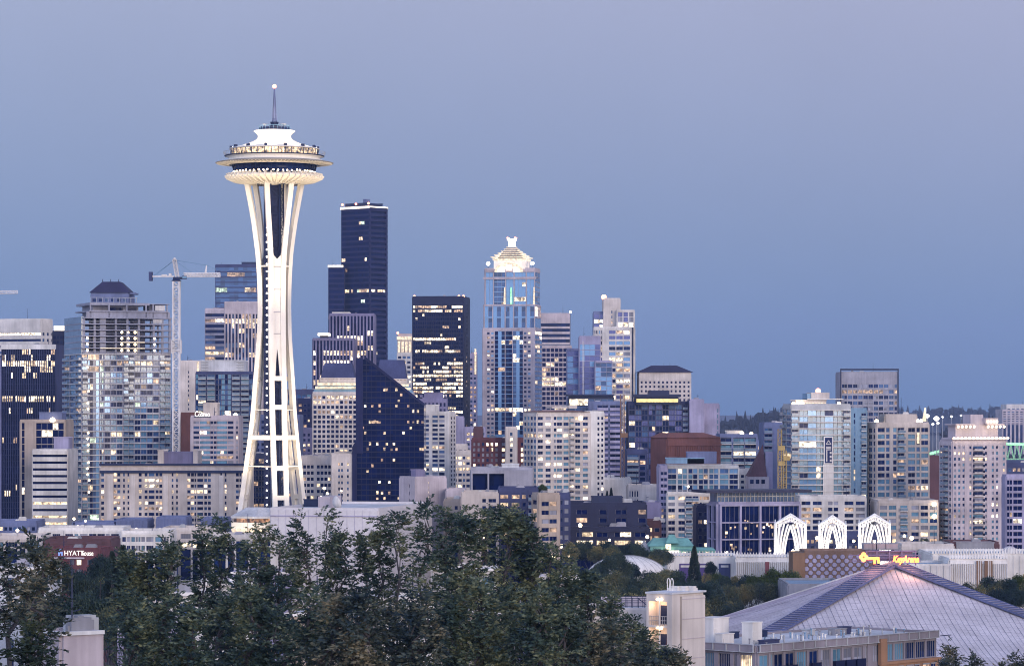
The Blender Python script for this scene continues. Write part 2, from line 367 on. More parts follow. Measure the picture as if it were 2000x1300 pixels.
    def mast(s, u, v, ytop, r=.2):
        q = MB(); q.tube((u * s.W, v * s.D, s.H - .1), (u * s.W, v * s.D, Z(ytop, s.Y) - s.zb), r, r * .5, k=5, mi=0); return q.obj('antenna', 'darksteel', s.e, s.M)
    def done(s):
        for name, L in s.lists.items():
            L.sort(key=lambda t: (t[0], t[1]))
            for pri, _, key, M in L[:s.CAP]:
                d = DEF[key]
                if d[2] is None:
                    DEF[key] = d = (d[0], d[1], d[0].mesh(name, d[1]))
                o = bpy.data.objects.new(name, d[2]); COL.objects.link(o); o.parent = s.e; o.matrix_basis = M
            rest = L[s.CAP:]
            if rest:
                q = MB(); mats = []
                for _, _, key, M in rest:
                    d = DEF[key]; n = len(q.v); mi = []
                    for m in d[1]:
                        if m not in mats: mats.append(m)
                        mi.append(mats.index(m))
                    A = np.array(M); V = np.array(d[0].v) @ A[:3, :3].T + A[:3, 3]; q.v += [tuple(x) for x in V.tolist()]
                    q.f += [tuple(n + i for i in f) for f in d[0].f]; q.m += [mi[k] for k in d[0].m]; q.sm += d[0].sm
                tag(q.obj(name, mats, s.e), None, kind='stuff')
        return s
def fc(pat, fh=14, wf=.7, hf=.55, **k): return dict(pat=pat, fh=fh, wf=wf, hf=hf, **k)
def building(label, *vols, name='office_tower', cat='building', group=None, **k):
    b = Bld(name, label, cat, group)
    for v in vols: b.vol(**v)
    return b
# ---------------------------------------------------------------- the ground and the far hills
def ground():
    b = MB(); ys = [-400, -60, 40, 120, 220, 360, 500, 700, 1000, 2000, 6000, 16000, 40000]; zs = [58, 58, 55, 44, 32, 18, 7, 0, 0, 0, 0, 0, 0]
    xs = [-20000, -4000, -1200, -400, -150, 0, 150, 400, 1200, 4000, 20000]
    for y, z in zip(ys, zs):
        for x in xs: b.v.append((x, y, z))
    k = len(xs)
    for j in range(len(ys) - 1):
        for i in range(k - 1): n = j * k + i; b.f.append((n, n + 1, n + k + 1, n + k)); b.m.append(0); b.sm.append(True)
    tag(b.obj('ground', 'ground'), None, kind='structure')
ground()
def ridge(name, Y, x0, x1, prof, seed, tree=9, dens=1.0, depth=900, dark='hill'):
    """a wooded hill: terrain body plus a crest of individual conifer cones as one far-off wood"""
    r = random.Random(seed); b = MB(); n = 60; pts = []
    for i in range(n + 1):
        px = x0 + (x1 - x0) * i / n; t = np.interp(px, [p[0] for p in prof], [p[1] for p in prof]); pts.append((X(px, Y), Z(t + r.uniform(-1, 1), Y)))
    for k in range(6):
        f = k / 5; y = Y - depth * .35 + depth * f; s_ = math.sin(math.pi * min(1, f * 1.25 + .02)) ** .7 if f < .98 else 0
        for x, z in pts: b.v.append((x * y / Y, y, max(-2, z * s_ + r.uniform(-2, 2) * s_)))
    for k in range(5):
        for i in range(n): q = k * (n + 1) + i; b.f.append((q, q + 1, q + n + 2, q + n + 1)); b.m.append(0); b.sm.append(True)
    tag(b.obj(name, dark), None, kind='structure')
    c = MB(); cnt = int((x1 - x0) * 1.6 * dens)
    for i in range(cnt):
        px = r.uniform(x0, x1); y = Y + r.uniform(-depth * .25, depth * .1); t = np.interp(px, [p[0] for p in prof], [p[1] for p in prof])
        z = Z(t, Y) * r.uniform(.55, .98); x = X(px, y); h = tree * r.uniform(.7, 2.2); w_ = h * r.uniform(.12, .3)
        k = 6; top = r.random() < .6
        base = [(x + w_ * math.cos(a) * r.uniform(.6, 1.2), y + w_ * math.sin(a)) for a in [2 * math.pi * q / k for q in range(k)]]
        if top: c.prism(base, z - 3, z + h, top=[(x + (p[0] - x) * .08, y + (p[1] - y) * .08) for p in base])
        else:
            m1 = [(x + (p[0] - x) * 1.9, y + (p[1] - y) * 1.9) for p in base]
            c.prism(base, z - 3, z + h * .3, top=m1); c.prism(m1, z + h * .3, z + h * .62, top=[(x + (p[0] - x) * .6, y + (p[1] - y) * .6) for p in m1])
    tag(c.obj('wood', 'farwood'), 'dark far-off wood growing along the crest of the hill', kind='stuff')
paint('farwood', (.020, .026, .035), sc=.05, streak=False)
ridge('hill', 5200, 1360, 1560, [(1360, 838), (1410, 830), (1440, 824), (1480, 816), (1530, 812), (1560, 818)], 3)
ridge('hill', 4600, 1840, 2060, [(1840, 850), (1880, 838), (1920, 826), (1960, 822), (2000, 826), (2060, 820)], 5)
ridge('hill', 9000, 1500, 2000, [(1500, 806), (1700, 804), (1800, 806), (1900, 803), (2000, 800)], 8, tree=12, dens=.6)
ridge('hill', 9500, -60, 700, [(-60, 806), (300, 804), (700, 806)], 9, tree=12, dens=.4)

# ---------------------------------------------------------------- the skyline, far rank
G_DARK = dict(base='K', only=True)
# very tall black tower
b = Bld('office_tower', 'tallest black skyscraper with a white lit parapet, right of the white needle tower', 'skyscraper')
ff = fc('g' * 14, 10.2, 1, .62, tm=4, sd=.35, lit=.07, only=True, L='aabde', pd=.2, rowset={2: .3, 15: .5, 26: .35, 27: .3})
ffr = fc('sggggggs', 10.2, 1, .5, tm=4, sd=1.3, lit=.05, only=True, L='abe', pd=1.2, rowset={15: .7, 42: .5})
b.vol(667, 755, 405, 2600, yb=730, xc=720, a=42, wall='purpledark', front=ff, side=ffr, base='K', units=3)
b.rb(.08, .92, .08, .9, 396, 'darksteel', 'penthouse'); b.rb(.6, .72, .3, .5, 388, 'greyblue', 'roof_unit')
def capband(b, z0, z1, mat='capwhite'):
    q = MB(); q.box(-.8, b.W + .8, -.8, -.15, z0, z1); q.box(b.W + .15, b.W + .8, -.149, b.D + .8, z0, z1); q.box(-.8, -.15, -.149, b.D + .8, z0, z1); return q.obj('light_band', mat, b.e, b.M)
capband(b, b.H - .6, b.H + 1.1)
for u, v in ((.02, .02), (.98, .02), (.5, .05)): b.ballat(u, v, 397)
b.vol(642, 672, 520, 2610, yb=730, D=34, wall='purpledark', front=fc('ggggg', 10.2, 1, .62, tm=3, lit=.06, only=True, L='abe', pd=.2), base='K', units=1)
q = MB(); q.box(-.6, b.W * .95, -.9, -.05, b.H - .8, b.H + .9); q.obj('light_band', 'capwhite', b.e, b.M)
b.done()
# blue-black glass tower behind the crane jib
b = building('blue-black glass tower behind the tip of the white crane jib', dict(xl=421, xr=512, yt=518, Y=2300, yb=610, D=40, wall='slate', base='B',
    front=fc('gggggggg', 10, 1, .8, tm=3, lit=.28, only=True, L='adeec', pd=.2, sd=.25)), name='office_tower')
b.rb(.55, .98, .1, .5, 512, 'darksteel', 'roof_unit'); b.mast(.1, .2, 512); b.done()
building('narrow beige office slab with stacked ribbon windows, left of the needle tower', dict(xl=401, xr=440, yt=604, Y=1960, yb=706, wall='pinkish', D=26,
    front=fc('GG', 10.6, .93, .58, tm=6, lit=.25, sd=.4, pd=.3, mull=0)), name='office_tower').done()
b = building('beige office tower with tall vertical window slots, close behind the needle tower on its left', dict(xl=439, xr=512, yt=591, Y=1900, yb=760, wall='pinkish', D=30,
    front=fc('w' * 11, 9.4, .58, .98, tm=22, lit=.20, pd=.7, sd=.1, rowset={1: .9, 8: .5}, mull=0)), name='office_tower'); b.done()
# purple striped stepped tower
b = Bld('office_tower', 'stepped purple-brown tower with close vertical ribs in front of the tallest black skyscraper', 'skyscraper')
st = lambda n, **k: fc('w' * n, 9.6, .55, .98, tm=3, lit=.15, pd=.8, sd=.1, mull=0, L='bbac', g='K', **k)
b.vol(644, 730, 614, 2000, yb=760, D=30, wall='mauve', front=st(13), base='K'); b.rb(.05, .45, .1, .5, 610, 'offwhite', 'roof_unit')
b.vol(611, 690, 662, 1970, yb=780, D=28, wall='mauve', front=st(12, rowset={2: .75, 4: .3, 6: .6, 8: .8, 9: .6}), base='K', units=0)
b.rb(.17, .36, .1, .5, 656, 'black', 'penthouse'); q = MB(); q.box(.12 * b.W, .4 * b.W, -.2, .6 * b.D, b.H + S(7, 1970), b.H + S(12, 1970)); q.obj('light_band', 'capwhite', b.e, b.M)
b.done()
# lit crown tower, mostly behind the black slab
b = building('beige tower with a brightly lit open crown, left of the broad black office slab', dict(xl=776, xr=812, yt=690, Y=2450, yb=800, wall='offwhite', D=30,
    front=fc('wwww', 9.5, .7, .5, tm=3, lit=.55, L='bba')), name='office_tower')
b.rb(.0, .9, .1, .9, 652, 'pinkish', 'crown')
q = MB()
for i in range(5): x = (i + .12) * b.W / 5; q.box(x, x + b.W * .13, -.5, -.1, b.H + 1, b.H + 9)
q.box(-.4, b.W + .4, -.9, -.51, b.H + 10, b.H + 12.5); q.obj('light_band', 'crown', b.e, b.M); b.ballat(.02, .05, 650); b.done()
# black slab
b = building('broad black office slab with long lit rows, between the wedge tower and the pyramid-topped tower', dict(xl=806, xr=917, xc=905, a=6, yt=580, Y=2100, yb=870, wall='black', base='K',
    front=fc('|' + 'w' * 22 + '|', 7.9, .86, .6, tm=15, lit=.18, only=True, L='bbabc', pd=.55, sd=.35, mull=0, g='K',
             rowset={0: .75, 1: .6, 4: .15, 7: .15, 8: .65, 10: .2, 11: .8, 12: .05, 13: .02, 14: .6, 15: .4, 16: .72, 17: .8, 18: .45, 19: .85, 20: .9, 21: .8, 22: .55, 23: .6, 25: .4, 26: .6, 27: .2}),
    side=fc('SwS', 7.9, .5, .5, tm=10, lit=.3, only=True, L='bc'), units=3), name='office_tower')
for u, v in ((.02, .1), (.9, .1), (.99, .1)): b.ballat(u, v, 578, .8)
b.done()
b = building('thin lilac tower slice with a glowing corner mast, right behind the broad black slab', dict(xl=917, xr=931, yt=692, Y=2350, yb=870, wall='lavender', D=20, front=fc('ww', 9, .6, .5, lit=.5)), name='office_tower')
q = MB(); q.box(b.W * .7, b.W * .95, -.8, -.4, b.H - 14, b.H + 4); q.obj('light_band', 'crown', b.e, b.M); b.ballat(.8, .1, 690); b.done()
# two stepped-roof towers of the same family (one left, one right of the wedge)
def steproof(label, xl, xr, ysh, ytop, Y, yb):
    b = Bld('office_tower', label, 'building')
    n = round((xr - xl) / 8.4)
    b.vol(xl, xr, ysh, Y, yb=yb, D=30, wall='cream', units=0, front=fc('w' * n, 9.5, .68, .62, tm=3, lit=.12, g='KD', mull=0, rowset={0: .7, 1: .75, 3: .4, 4: .35}))
    W, D, H = b.W, b.D, b.H; s_ = S(1, Y)
    q = MB(); q.prism([(0, 0), (W, 0), (W, D), (0, D)], H + .71, H + 22 * s_, 0, top=[(W * .14, 4), (W * .86, 4), (W * .86, D - 4), (W * .14, D - 4)])
    q.obj('roof', 'bluepanel', b.e, b.M)
    for k in range(2):
        q = MB(); z = H + (9 + 7 * k) * s_; f = .05 + .045 * k; q.box(W * f, W * (1 - f), -.9 + 1.1 * k + .4, 3, z, z + 1.1); q.obj('light_band', 'crown', b.e, b.M)
    q = MB(); z = H + 22 * s_; q.box(W * .13, W * .87, 3.5, D - 3.5, z + .01, z + 9 * s_); 
    for i in range(9): x = W * (.16 + .078 * i); q.box(x, x + W * .045, 3.2, 3.49, z + 1.5, z + 7 * s_, 1)
    q.obj('wall', ['cream', 'e'], b.e, b.M)
    zt = Z(ytop, Y); z = z + 9 * s_ + .02; q = MB(); q.prism([(W * .15, 4), (W * .85, 4), (W * .85, D - 4), (W * .15, D - 4)], z, zt, 0, top=[(W * .22, 8), (W * .78, 8), (W * .78, D - 8), (W * .22, D - 8)]); q.obj('roof', 'slate', b.e, b.M)
    return b.done()
steproof('cream tower with square window grid and blue stepped roof, between needle tower and wedge', 611, 706, 768, 708, 1500, 905)
steproof('second blue stepped roof with cream walls, half hidden behind the slope of the black wedge', 722, 806, 770, 702, 1620, 830)
# tower with pyramid crown
lit('drumlit', (1, .78, .60), .42, .5, .2, (.6, .55, .5))  # drum wall glows by itself, its lighting put into emission
def pyramid_tower():
    Y = 2100; b = Bld('office_tower', 'tall granite and blue glass skyscraper with a white lit pyramid crown', 'skyscraper')
    k = dict(g='PBPT', lit=.10, L='aabc', tm=2, mull=1, base='P', )
    f2 = fc('ssw|w|vvv|vv|vvv|w|wss', 8.8, .74, .46, tm=4, g='DPBKD', lit=.14, L='abbc', rowset={0: .25, 2: .4, 17: .9}, mull=0)
    b.vol(943, 1058, 642, Y, yb=850, xc=1045, a=9, wall='pinkish', front=f2, side=fc('ggg', 8.8, 1, .7, tm=3, g='PBV', lit=.1, L='ab'), units=0, base='P')
    b.vol(945, 1056, 596, Y + 3, yb=642, xc=1045, a=9, wall='pinkish', front=fc('|vv|vvv|vv|vvv|vv|', 22, 1, .8, tm=1, lit=.12, **{'g': 'PPB', 'L': 'ac', 'mull': 1}), side=fc('gg', 22, 1, .85, tm=1, g='P', lit=.1), units=0, base='P')
    b.vol(947, 1054, 525, Y + 6, yb=596, xc=1045, a=9, wall='pinkish', front=fc('|vv|vvv|vv|vvv|vv|', 9.6, 1, .97, tm=6, pd=.7, sd=.05, g='PPBP', lit=.07, L='abc', rowset={2: .35, 6: .4}), side=fc('gg', 9.6, 1, .9, tm=6, g='PB', lit=.02), units=2, base='P')
    W, D, H = b.W, b.D, b.H; s_ = S(1, Y)
    # horizontal stone bands
    q = MB()
    for py in (542, 596, 640): z = Z(py, Y); q.box(-.9, W + .9, -1.2, -.72, z - .7, z + .7)
    q.obj('cornice', 'pinkish', b.e, b.M)
    # arched gable, drum and pyramid
    q = MB(); n = 14; x0, x1 = W * .22, W * .74; pts = []
    for i in range(n + 1):
        a = math.pi * i / n; pts.append(((x0 + x1) / 2 - (x1 - x0) / 2 * math.cos(a), H - 2 + S(17, Y) * math.sin(a)))
    for i in range(n):
        (xa, za), (xb, zb) = pts[i], pts[i + 1]; q.bar((xa, -1.2, za), (xb, -1.2, zb), 1.6, 1.6, (0, 1, 0))
    q.obj('arch', 'crown', b.e, b.M)
    q = MB(); q.box(x0 + 1, W * .40, -1.1, -.6, H - 1.9, H + 1.4); q.box(W * .57, x1 - 1, -1.1, -.6, H - 1.9, H + 1.4); q.box(W * .43, W * .54, -1.3, -.5, H - 1, H + S(9, Y)); q.obj('light_band', 'capwhite', b.e, b.M)
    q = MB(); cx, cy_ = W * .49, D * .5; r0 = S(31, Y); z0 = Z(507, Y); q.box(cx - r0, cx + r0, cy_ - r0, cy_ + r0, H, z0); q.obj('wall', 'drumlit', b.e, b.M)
    q = MB(); r1 = S(33, Y); q.box(cx - r1, cx + r1, cy_ - r1, cy_ + r1, z0 + .01, Z(503, Y)); q.obj('light_band', 'crown', b.e, b.M)
    z1 = Z(503, Y); z2 = Z(480, Y); q = MB(); q.prism([(cx + r0 * .8 * u, cy_ + r0 * .8 * v) for u, v in ((-1, -1), (1, -1), (1, 1), (-1, 1))], z1 + .01, z2, 0, top=[(cx + S(8, Y) * u, cy_ + S(8, Y) * v) for u, v in ((-1, -1), (1, -1), (1, 1), (-1, 1))]); q.obj('roof', 'slate', b.e, b.M)
    for i in range(6):
        f = i / 5; ra = S(27, Y) * (1 - f) ** 1.15 + S(9.5, Y); za = z1 + .5 + (z2 - z1 - .9) * f; q = MB(); q.box(cx - ra, cx + ra, cy_ - ra, cy_ + ra, za, za + .52); q.obj('light_band', 'crown', b.e, b.M)
    q = MB(); q.box(cx - 2.0, cx + 2.0, cy_ - 2.0, cy_ + 2.0, z2 + .01, Z(467, Y)); q.box(cx - 2.7, cx + 2.7, cy_ - 2.7, cy_ + 2.7, Z(467, Y) + .01, Z(464, Y)); q.obj('finial', 'capwhite', b.e, b.M)
    q = MB()
    for sx_ in (-1, 1):
        for sy in (-1, 1): q.ball((cx + 2.4 * sx_, cy_ + 2.4 * sy, Z(462, Y)), .6)
    q.obj('beacon', 'bulbred', b.e, b.M)
    for u in (.06, .94): b.ballat(u, .06, 514, 1.2, 'bulbpale', 'floodlight')
    # uplight over the fifth bay, put in as tapering glowing bars
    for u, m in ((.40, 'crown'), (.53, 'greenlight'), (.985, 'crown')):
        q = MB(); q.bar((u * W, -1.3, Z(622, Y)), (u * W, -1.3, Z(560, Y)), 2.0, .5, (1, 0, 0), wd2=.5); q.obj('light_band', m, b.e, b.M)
    b.done()
pyramid_tower()
b = building('flat-topped beige tower with dark ribbon windows, directly right of the pyramid-topped skyscraper', dict(xl=1050, xr=1113, yt=613, Y=2300, yb=680, wall='pinkish', D=30,
    front=fc('G', 10.4, 1, .58, tm=16, lit=.06, sd=.45, pd=.3, mull=0)), dict(xl=1050, xr=1116, yt=676, Y=2260, yb=810, wall='pinkish', D=26, units=0,
    front=fc('w' * 8, 9.4, .82, .72, tm=3, lit=.3, mull=0, g='K', rowset={0: .05, 1: .05, 6: .6, 7: .5})), name='office_tower'); b.ballat(.97, .05, 609, .8, 'bulb'); b.done()
b = building('cluster of lilac glass slabs with one bright white edge, left of the stepped pale tower', dict(xl=1108, xr=1142, yt=682, Y=2060, yb=780, wall='lavender', D=22, front=fc('ggg', 11, 1, .9, tm=2, g='PVP', lit=.03), base='P', units=0),
    dict(xl=1132, xr=1172, yt=658, Y=2000, yb=780, wall='lavender', D=22, front=fc('gggg', 11, 1, .92, tm=14, g='VPV', lit=.03, pd=.2), base='V'),
    dict(xl=1163, xr=1195, yt=706, Y=1960, yb=780, wall='lavender', D=22, front=fc('ggg', 9, 1, .9, tm=2, g='PBP', lit=.08), base='P', units=0), name='glass_tower', cat='building')
q = MB(); q.box(-S(25, 1960), -S(23.4, 1960), -.6, .4, b.H - 50, b.H + 12); q.obj('light_band', 'offwhite', b.e, b.M); b.done()
b = Bld('office_tower', 'stepped pale tower with a lit top and red beacon, right of the pyramid crown', 'skyscraper')
b.vol(1160, 1240, 640, 2000, yb=860, xc=1232, a=8, wall='offwhite', front=fc('nn|nn|SG|G|G|', 10.6, .6, .62, tm=3, g='DVPC', lit=.42, L='abbcc', rowset={7: .9, 8: .8, 12: .7}), side=fc('nn', 10.6, .5, .5, lit=.05))
b.vol(1205, 1239, 607, 2004, yb=640, D=22, wall='offwhite', units=0, front=fc('|g|g|g|', 10, 1, .9, tm=2, g='CCV', lit=.1, L='ab', rowset={2: .7}))
b.vol(1179, 1211, 584, 2008, yb=640, D=24, wall='cream', units=0, front=fc('SnS', 10, .5, .5, tm=20, lit=.3))
b.ballat(.02, .05, 580, 1.6); b.vol(1160, 1182, 610, 2012, yb=640, D=20, wall='greyblue', units=0, front=fc('gg', 10, 1, .7, tm=2, g='V', lit=.5, L='b')); b.done()
# tan tower with hip roof
b = building('tan tower with a dark hipped roof and small square windows, alone against the sky', dict(xl=1249, xr=1349, yt=729, Y=2000, yb=785, wall='cream', D=32, units=0,
    front=fc('w' * 12, 8.6, .45, .5, tm=13, lit=.06, g='K', mull=0)), name='office_tower')
q = MB(); W, D, H = b.W, b.D, b.H; q.prism([(-1.5, -1.5), (W + 1.5, -1.5), (W + 1.5, D + 1.5), (-1.5, D + 1.5)], H + .71, Z(713, 2000), 0, top=[(W * .25, D * .4), (W * .75, D * .4), (W * .75, D * .6), (W * .25, D * .6)]); q.obj('roof', 'mansard', b.e, b.M)
b.mast(.5, .5, 708, .12); b.mast(.62, .5, 706, .12); b.done()
b = building('grey glass tower with dark edge frame standing behind the banner tower', dict(xl=1643, xr=1753, yt=728, Y=1900, yb=830, wall='concrete', D=30, units=3,
    front=fc('|gg|WWWWWWWWW|g|', 11, .86, .62, tm=20, g='DDBC', lit=.06, L='ce', rowset={1: .8, 3: .3})), name='office_tower')
q = MB(); q.box(-.6, 0, -.9, .3, 0, b.H + 1.5); q.box(b.W, b.W + .6, -.9, .3, 0, b.H + 1.5); q.box(-.6, b.W + .6, -.91, .31, b.H + 1.51, b.H + 2.4); q.obj('frame', 'darksteel', b.e, b.M); b.done()
building('pale stepped hospital block on the far right hill', dict(xl=1958, xr=2040, yt=800, Y=4300, yb=830, wall='pinkish', D=60, front=fc('w' * 10, 4.5, .6, .4, tm=2, lit=.05, mull=0), units=0),
    dict(xl=1966, xr=2010, yt=790, Y=4310, yb=800, wall='offwhite', D=50, front=fc('w' * 5, 4.5, .6, .4, lit=.05, mull=0), units=0), name='hospital', cat='building').done()

# ---------------------------------------------------------------- left cluster
building('pale flat-topped office block with a shaded right side at the left edge of the skyline', dict(xl=-12, xr=102, xc=80, a=22, yt=624, Y=2000, yb=690, wall='offwhite',
    front=fc('G', 12, .97, .4, tm=22, lit=.2, sd=.5, L='b', rowset={0: .9}), side=fc('wwn', 12, .5, .5, tm=22, lit=.1)), name='office_tower').done()
b = building('office tower with close dark fins under a white roof band, at the left edge', dict(xl=4, xr=108, yt=675, Y=1560, yb=1045, wall='slate', D=34, base='K',
    front=fc('w' * 24, 11.5, .66, .93, tm=6, pd=.9, sd=.15, lit=.05, g='K', mull=0, L='bbaac', rowset={0: .05, 1: .3, 2: .75, 3: .5, 4: .35, 8: .55, 10: .25, 13: .35, 15: .35})), name='office_tower')
q = MB(); q.box(-.5, b.W + .5, -1.3, -.9, b.H - S(7, 1560), b.H + .6); q.obj('parapet', 'white', b.e, b.M)
b.vol(-16, 3, 700, 1562, yb=1000, D=30, wall='lavender', units=0, front=fc('S')); b.done()
b = building('narrow dark tower with white lit box on top, right of the dark-finned tower', dict(xl=103, xr=130, yt=648, Y=1800, yb=820, wall='black', D=26, base='K',
    front=fc('wwww', 9.5, .8, .6, lit=.10, g='KD', L='bc', mull=0), units=0), name='office_tower')
q = MB(); q.box(.5, b.W - .5, .5, b.D - 2, b.H + .71, b.H + S(12, 1800)); q.obj('light_box', 'capwhite', b.e, b.M); b.done()
b = building('cream tower with a dark mansard roof and corner beacons, behind the condo tower under construction', dict(xl=178, xr=250, yt=574, Y=1750, yb=640, wall='greyblue', D=28, units=0, front=fc('wwwwww', 12, .6, .5, lit=.3)), name='apartment_tower')
W, D, H = b.W, b.D, b.H; q = MB(); q.prism([(-1, -1), (W + 1, -1), (W + 1, D + 1), (-1, D + 1)], H + .71, Z(549, 1750), 0, top=[(W * .26, D * .26), (W * .74, D * .26), (W * .74, D * .74), (W * .26, D * .74)]); q.obj('roof', 'mansard', b.e, b.M)
for u, v in ((.28, .27), (.5, .27), (.72, .27)): b.ballat(u, v, 552, .7); b.mast(u - .02, v, 544, .35)
b.rb(.86, 1.2, .1, .5, 572, 'greyblue'); b.done()
# condo tower under construction
def condo():
    Y = 1420; b = Bld('condo_tower', 'grey glass condo tower still under construction, with open upper floors beside the white crane', 'skyscraper')
    b.vol(127, 332, 690, Y, yb=1035, xc=160, a=-20, wall='concrete', units=0, base='D',
          front=fc('b|nvvv|nn|WWW|bb|WWWW|bb', 11.6, .88, .70, tm=1, sd=.30, slab=.55, g='TDBTPD', lit=.10, L='aacde', bm='offwhite', bd=1.4, rail='glass', rowset={1: .4, 2: .5}),
          side=fc('bWb', 11.6, .9, .75, tm=1, g='BBTD', lit=.10, L='bc', bm='offwhite', slab=.5))
    W, D, H = b.W, b.D, b.H; s_ = S(1, Y)
    # glass-screened left wing reaching higher
    q = MB(); q.box(-.3, 0, .3, D, H, Z(618, Y)); q.box(0, W * .02, 0, .29, H, Z(618, Y)); q.obj('screen', 'railglass', b.e, b.M)
    # open concrete floors
    fl = 11.8 * s_; z = H
    for k in range(6):
        q = MB(); zt = z + fl; x1 = W
        q.box(-.4 if k < 5 else .4, W + .6, -1.6, D * .95, zt - .5, zt); q.obj('floor_slab', 'concrete', b.e, b.M)
        q = MB()
        for u in (.01, .13, .2, .37, .5, .63, .8, .9, .985):
            q.box(u * W, u * W + (.9 if u != .2 else 2.6), -.5, .5, z, zt - .501); q.box(u * W, u * W + .7, D * .6, D * .6 + .8, z, zt - .501)
        q.obj('column', 'concrete', b.e, b.M)
        q = MB(); q.box(W * .25, W * .60, D * .5, D * .8, z, zt - .502); q.box(W * .66, W * .8, D * .4, D * .55, z, zt - .502); q.box(W * .04, W * .1, D * .4, D * .55, z, zt - .502); q.obj('core_wall', 'mauve', b.e, b.M)
        q = MB(); q.box(.02 * W, W, -1.5, -1.42, z + .9, z + 1.0); q.box(.02 * W, W, -1.5, -1.42, z + .45, z + .5)
        q.obj('railing', 'steel', b.e, b.M)
        if k in (0, 1, 2, 3):
            for u in (.45, .52, .60, .82, .06)[:3 + (k < 3) * 2]:
                q = MB(); q.ball((u * W, -.2, zt - 1.2), .55); q.obj('work_light', 'bulb', b.e, b.M)
            if k < 2: q = MB(); q.box(W * (.42 if k else .2), W * .7, -1.75, -1.61, zt - .45, zt - .15); q.obj('light_band', 'crown', b.e, b.M)
        z = zt
    q = MB(); q.box(W * .16, W * .68, D * .2, D * .8, z, z + 24 * s_); q.box(W * .1, W * .78, D * .05, D * .85, z + 24.1 * s_, z + 29 * s_); q.box(W * .08, W * .98, -.6, D * .8, z + 11 * s_, z + 13.5 * s_); q.box(W * .05, W, 0, 1.0, z, z + 2.4); q.box(W * .80, W * .97, D * .2, D * .5, z, z + 26 * s_)
    for u in (.09, .3, .5, .72, .8, .96): q.box(W * u, W * u + .6, 0, .6, z + .01, z + 26 * s_)
    q.box(W * .78, W, -.3, D * .6, z + 26.1 * s_, z + 27.5 * s_); q.obj('penthouse', 'concrete', b.e, b.M)
    q = MB(); q.box(W * .2, W * .3, D * .2 - .3, D * .2 - .05, z + 2, z + 8 * s_); q.box(W * .34, W * .5, D * .2 - .3, D * .2 - .05, z + 14 * s_, z + 21 * s_); q.box(W * .55, W * .66, D * .2 - .3, D * .2 - .05, z + 14 * s_, z + 21 * s_); q.obj('opening', 'K', b.e, b.M)
    q = MB(); q.box(W * .83, W * .94, -.3, -.1, z + 14 * s_, z + 24 * s_); q.obj('sheeting', 'offwhite', b.e, b.M)
    q = MB(); q.box(W * .8, W * .9, -1.0, -.4, z - fl + .2, z - .8); q.obj('sheeting', 'offwhite', b.e, b.M)
    z1 = z + 29 * s_
    rs = random.Random(2)
    for k in range(27):
        if rs.random() < .6: q = MB(); q.ball((W * (.055 + .02 * rs.random()), -1.2, H - (k + .35) * 11.6 * s_), .42); q.obj('balcony_lamp', 'bulb', b.e, b.M)
    q = MB()
    for i in range(9): x = W * (.14 + .065 * i); q.tube((x, D * .2, z1), (x, D * .2, z1 + 2.4), .14)
    q.tube((W * .13, D * .2, z1 + 2.4), (W * .67, D * .2, z1 + 2.4), .12); q.obj('railing', 'steel', b.e, b.M)
    b.done()
condo()
b = Bld('office_block', 'dark glass low-rise with a tan column and grey roof box, left of the striped block', 'building')
b.vol(40, 127, 822, 1340, yb=1000, wall='tan', D=24, units=0, base='K', front=fc('|nS|ggggg|', 14, .8, .9, tm=3, g='KKK', lit=.1, L='bc', pd=.5)); b.rb(.4, .92, .1, .6, 806, 'greyblue'); b.ballat(.72, 0, 820, 1.1, 'bulb', 'floodlight'); b.done()
b = building('low block striped with pale parapets and dark open decks, left of the condo tower', dict(xl=64, xr=131, yt=880, Y=1300, yb=1040, wall='offwhite', D=30, base='K',
    front=fc('G', 13.2, .99, .36, tm=3, sd=1.1, pd=.2, g='K', lit=0, mull=0, L='a', rowset={7: 1, 9: .9, 10: 1})), name='parking_garage', cat='garage'); b.rb(.55, .98, .2, .6, 855, 'lavender'); b.done()
b = building('long beige apartment slab with small windows and cream piers, left of the needle legs', dict(xl=197, xr=486, yt=912, Y=1250, yb=1048, wall='beige', D=20,
    front=fc('wSswwsnsnsSwswWwwSsnsnsSwwnWwwsSnsnsSwnW', 11, .78, .54, tm=9, g='DDKB', lit=.30, L='abcc', mull=0), units=4), name='apartment_block', cat='apartments')
q = MB(); q.box(-.5, b.W + .5, -1.0, .2, b.H + .71, b.H + 1.4); q.box(-.4, b.W + .4, -.9, -.45, b.H - 2.2, b.H - 1.2); q.obj('cornice', 'darksteel', b.e, b.M)
b.rb(.40, .63, .2, .9, 884, 'mauve'); b.rb(.38, .42, .1, .95, 880, 'beige'); b.rb(.62, .65, .1, .95, 880, 'beige')
for u0, u1 in ((.045, .085), (.20, .235), (.42, .455), (.80, .83)): q = MB(); q.box(u0 * b.W, u1 * b.W, -.55, -.36, S(55, 1250), b.H - 3); q.obj('pier', 'cream', b.e, b.M)
b.done()
b = building('small cream hotel with pale green panels below a glowing rooftop sign', dict(xl=373, xr=465, yt=814, Y=1370, yb=915, wall='pinkish', D=22, units=1,
    front=fc('sWtTtwwtTtWsn'.replace('T', 't'), 9.7, .85, .58, tm=6, g='DDBC', lit=.12, L='abc', mull=0)), name='hotel', cat='hotel')
b.rb(.24, .54, .2, .7, 787, 'beige')
HOTEL = b; b.ballat(.94, .05, 811, 1.0, 'bulb', 'floodlight'); b.ballat(.80, .05, 812, .9, 'bulb', 'floodlight'); b.done()
building('thin brick-red block wedged between the crane mast and the cream hotel', dict(xl=354, xr=384, yt=808, Y=1460, yb=900, wall='rust', D=20, front=fc('Sn', 10, .5, .6, lit=.2), units=0), name='apartment_block', cat='apartments').done()
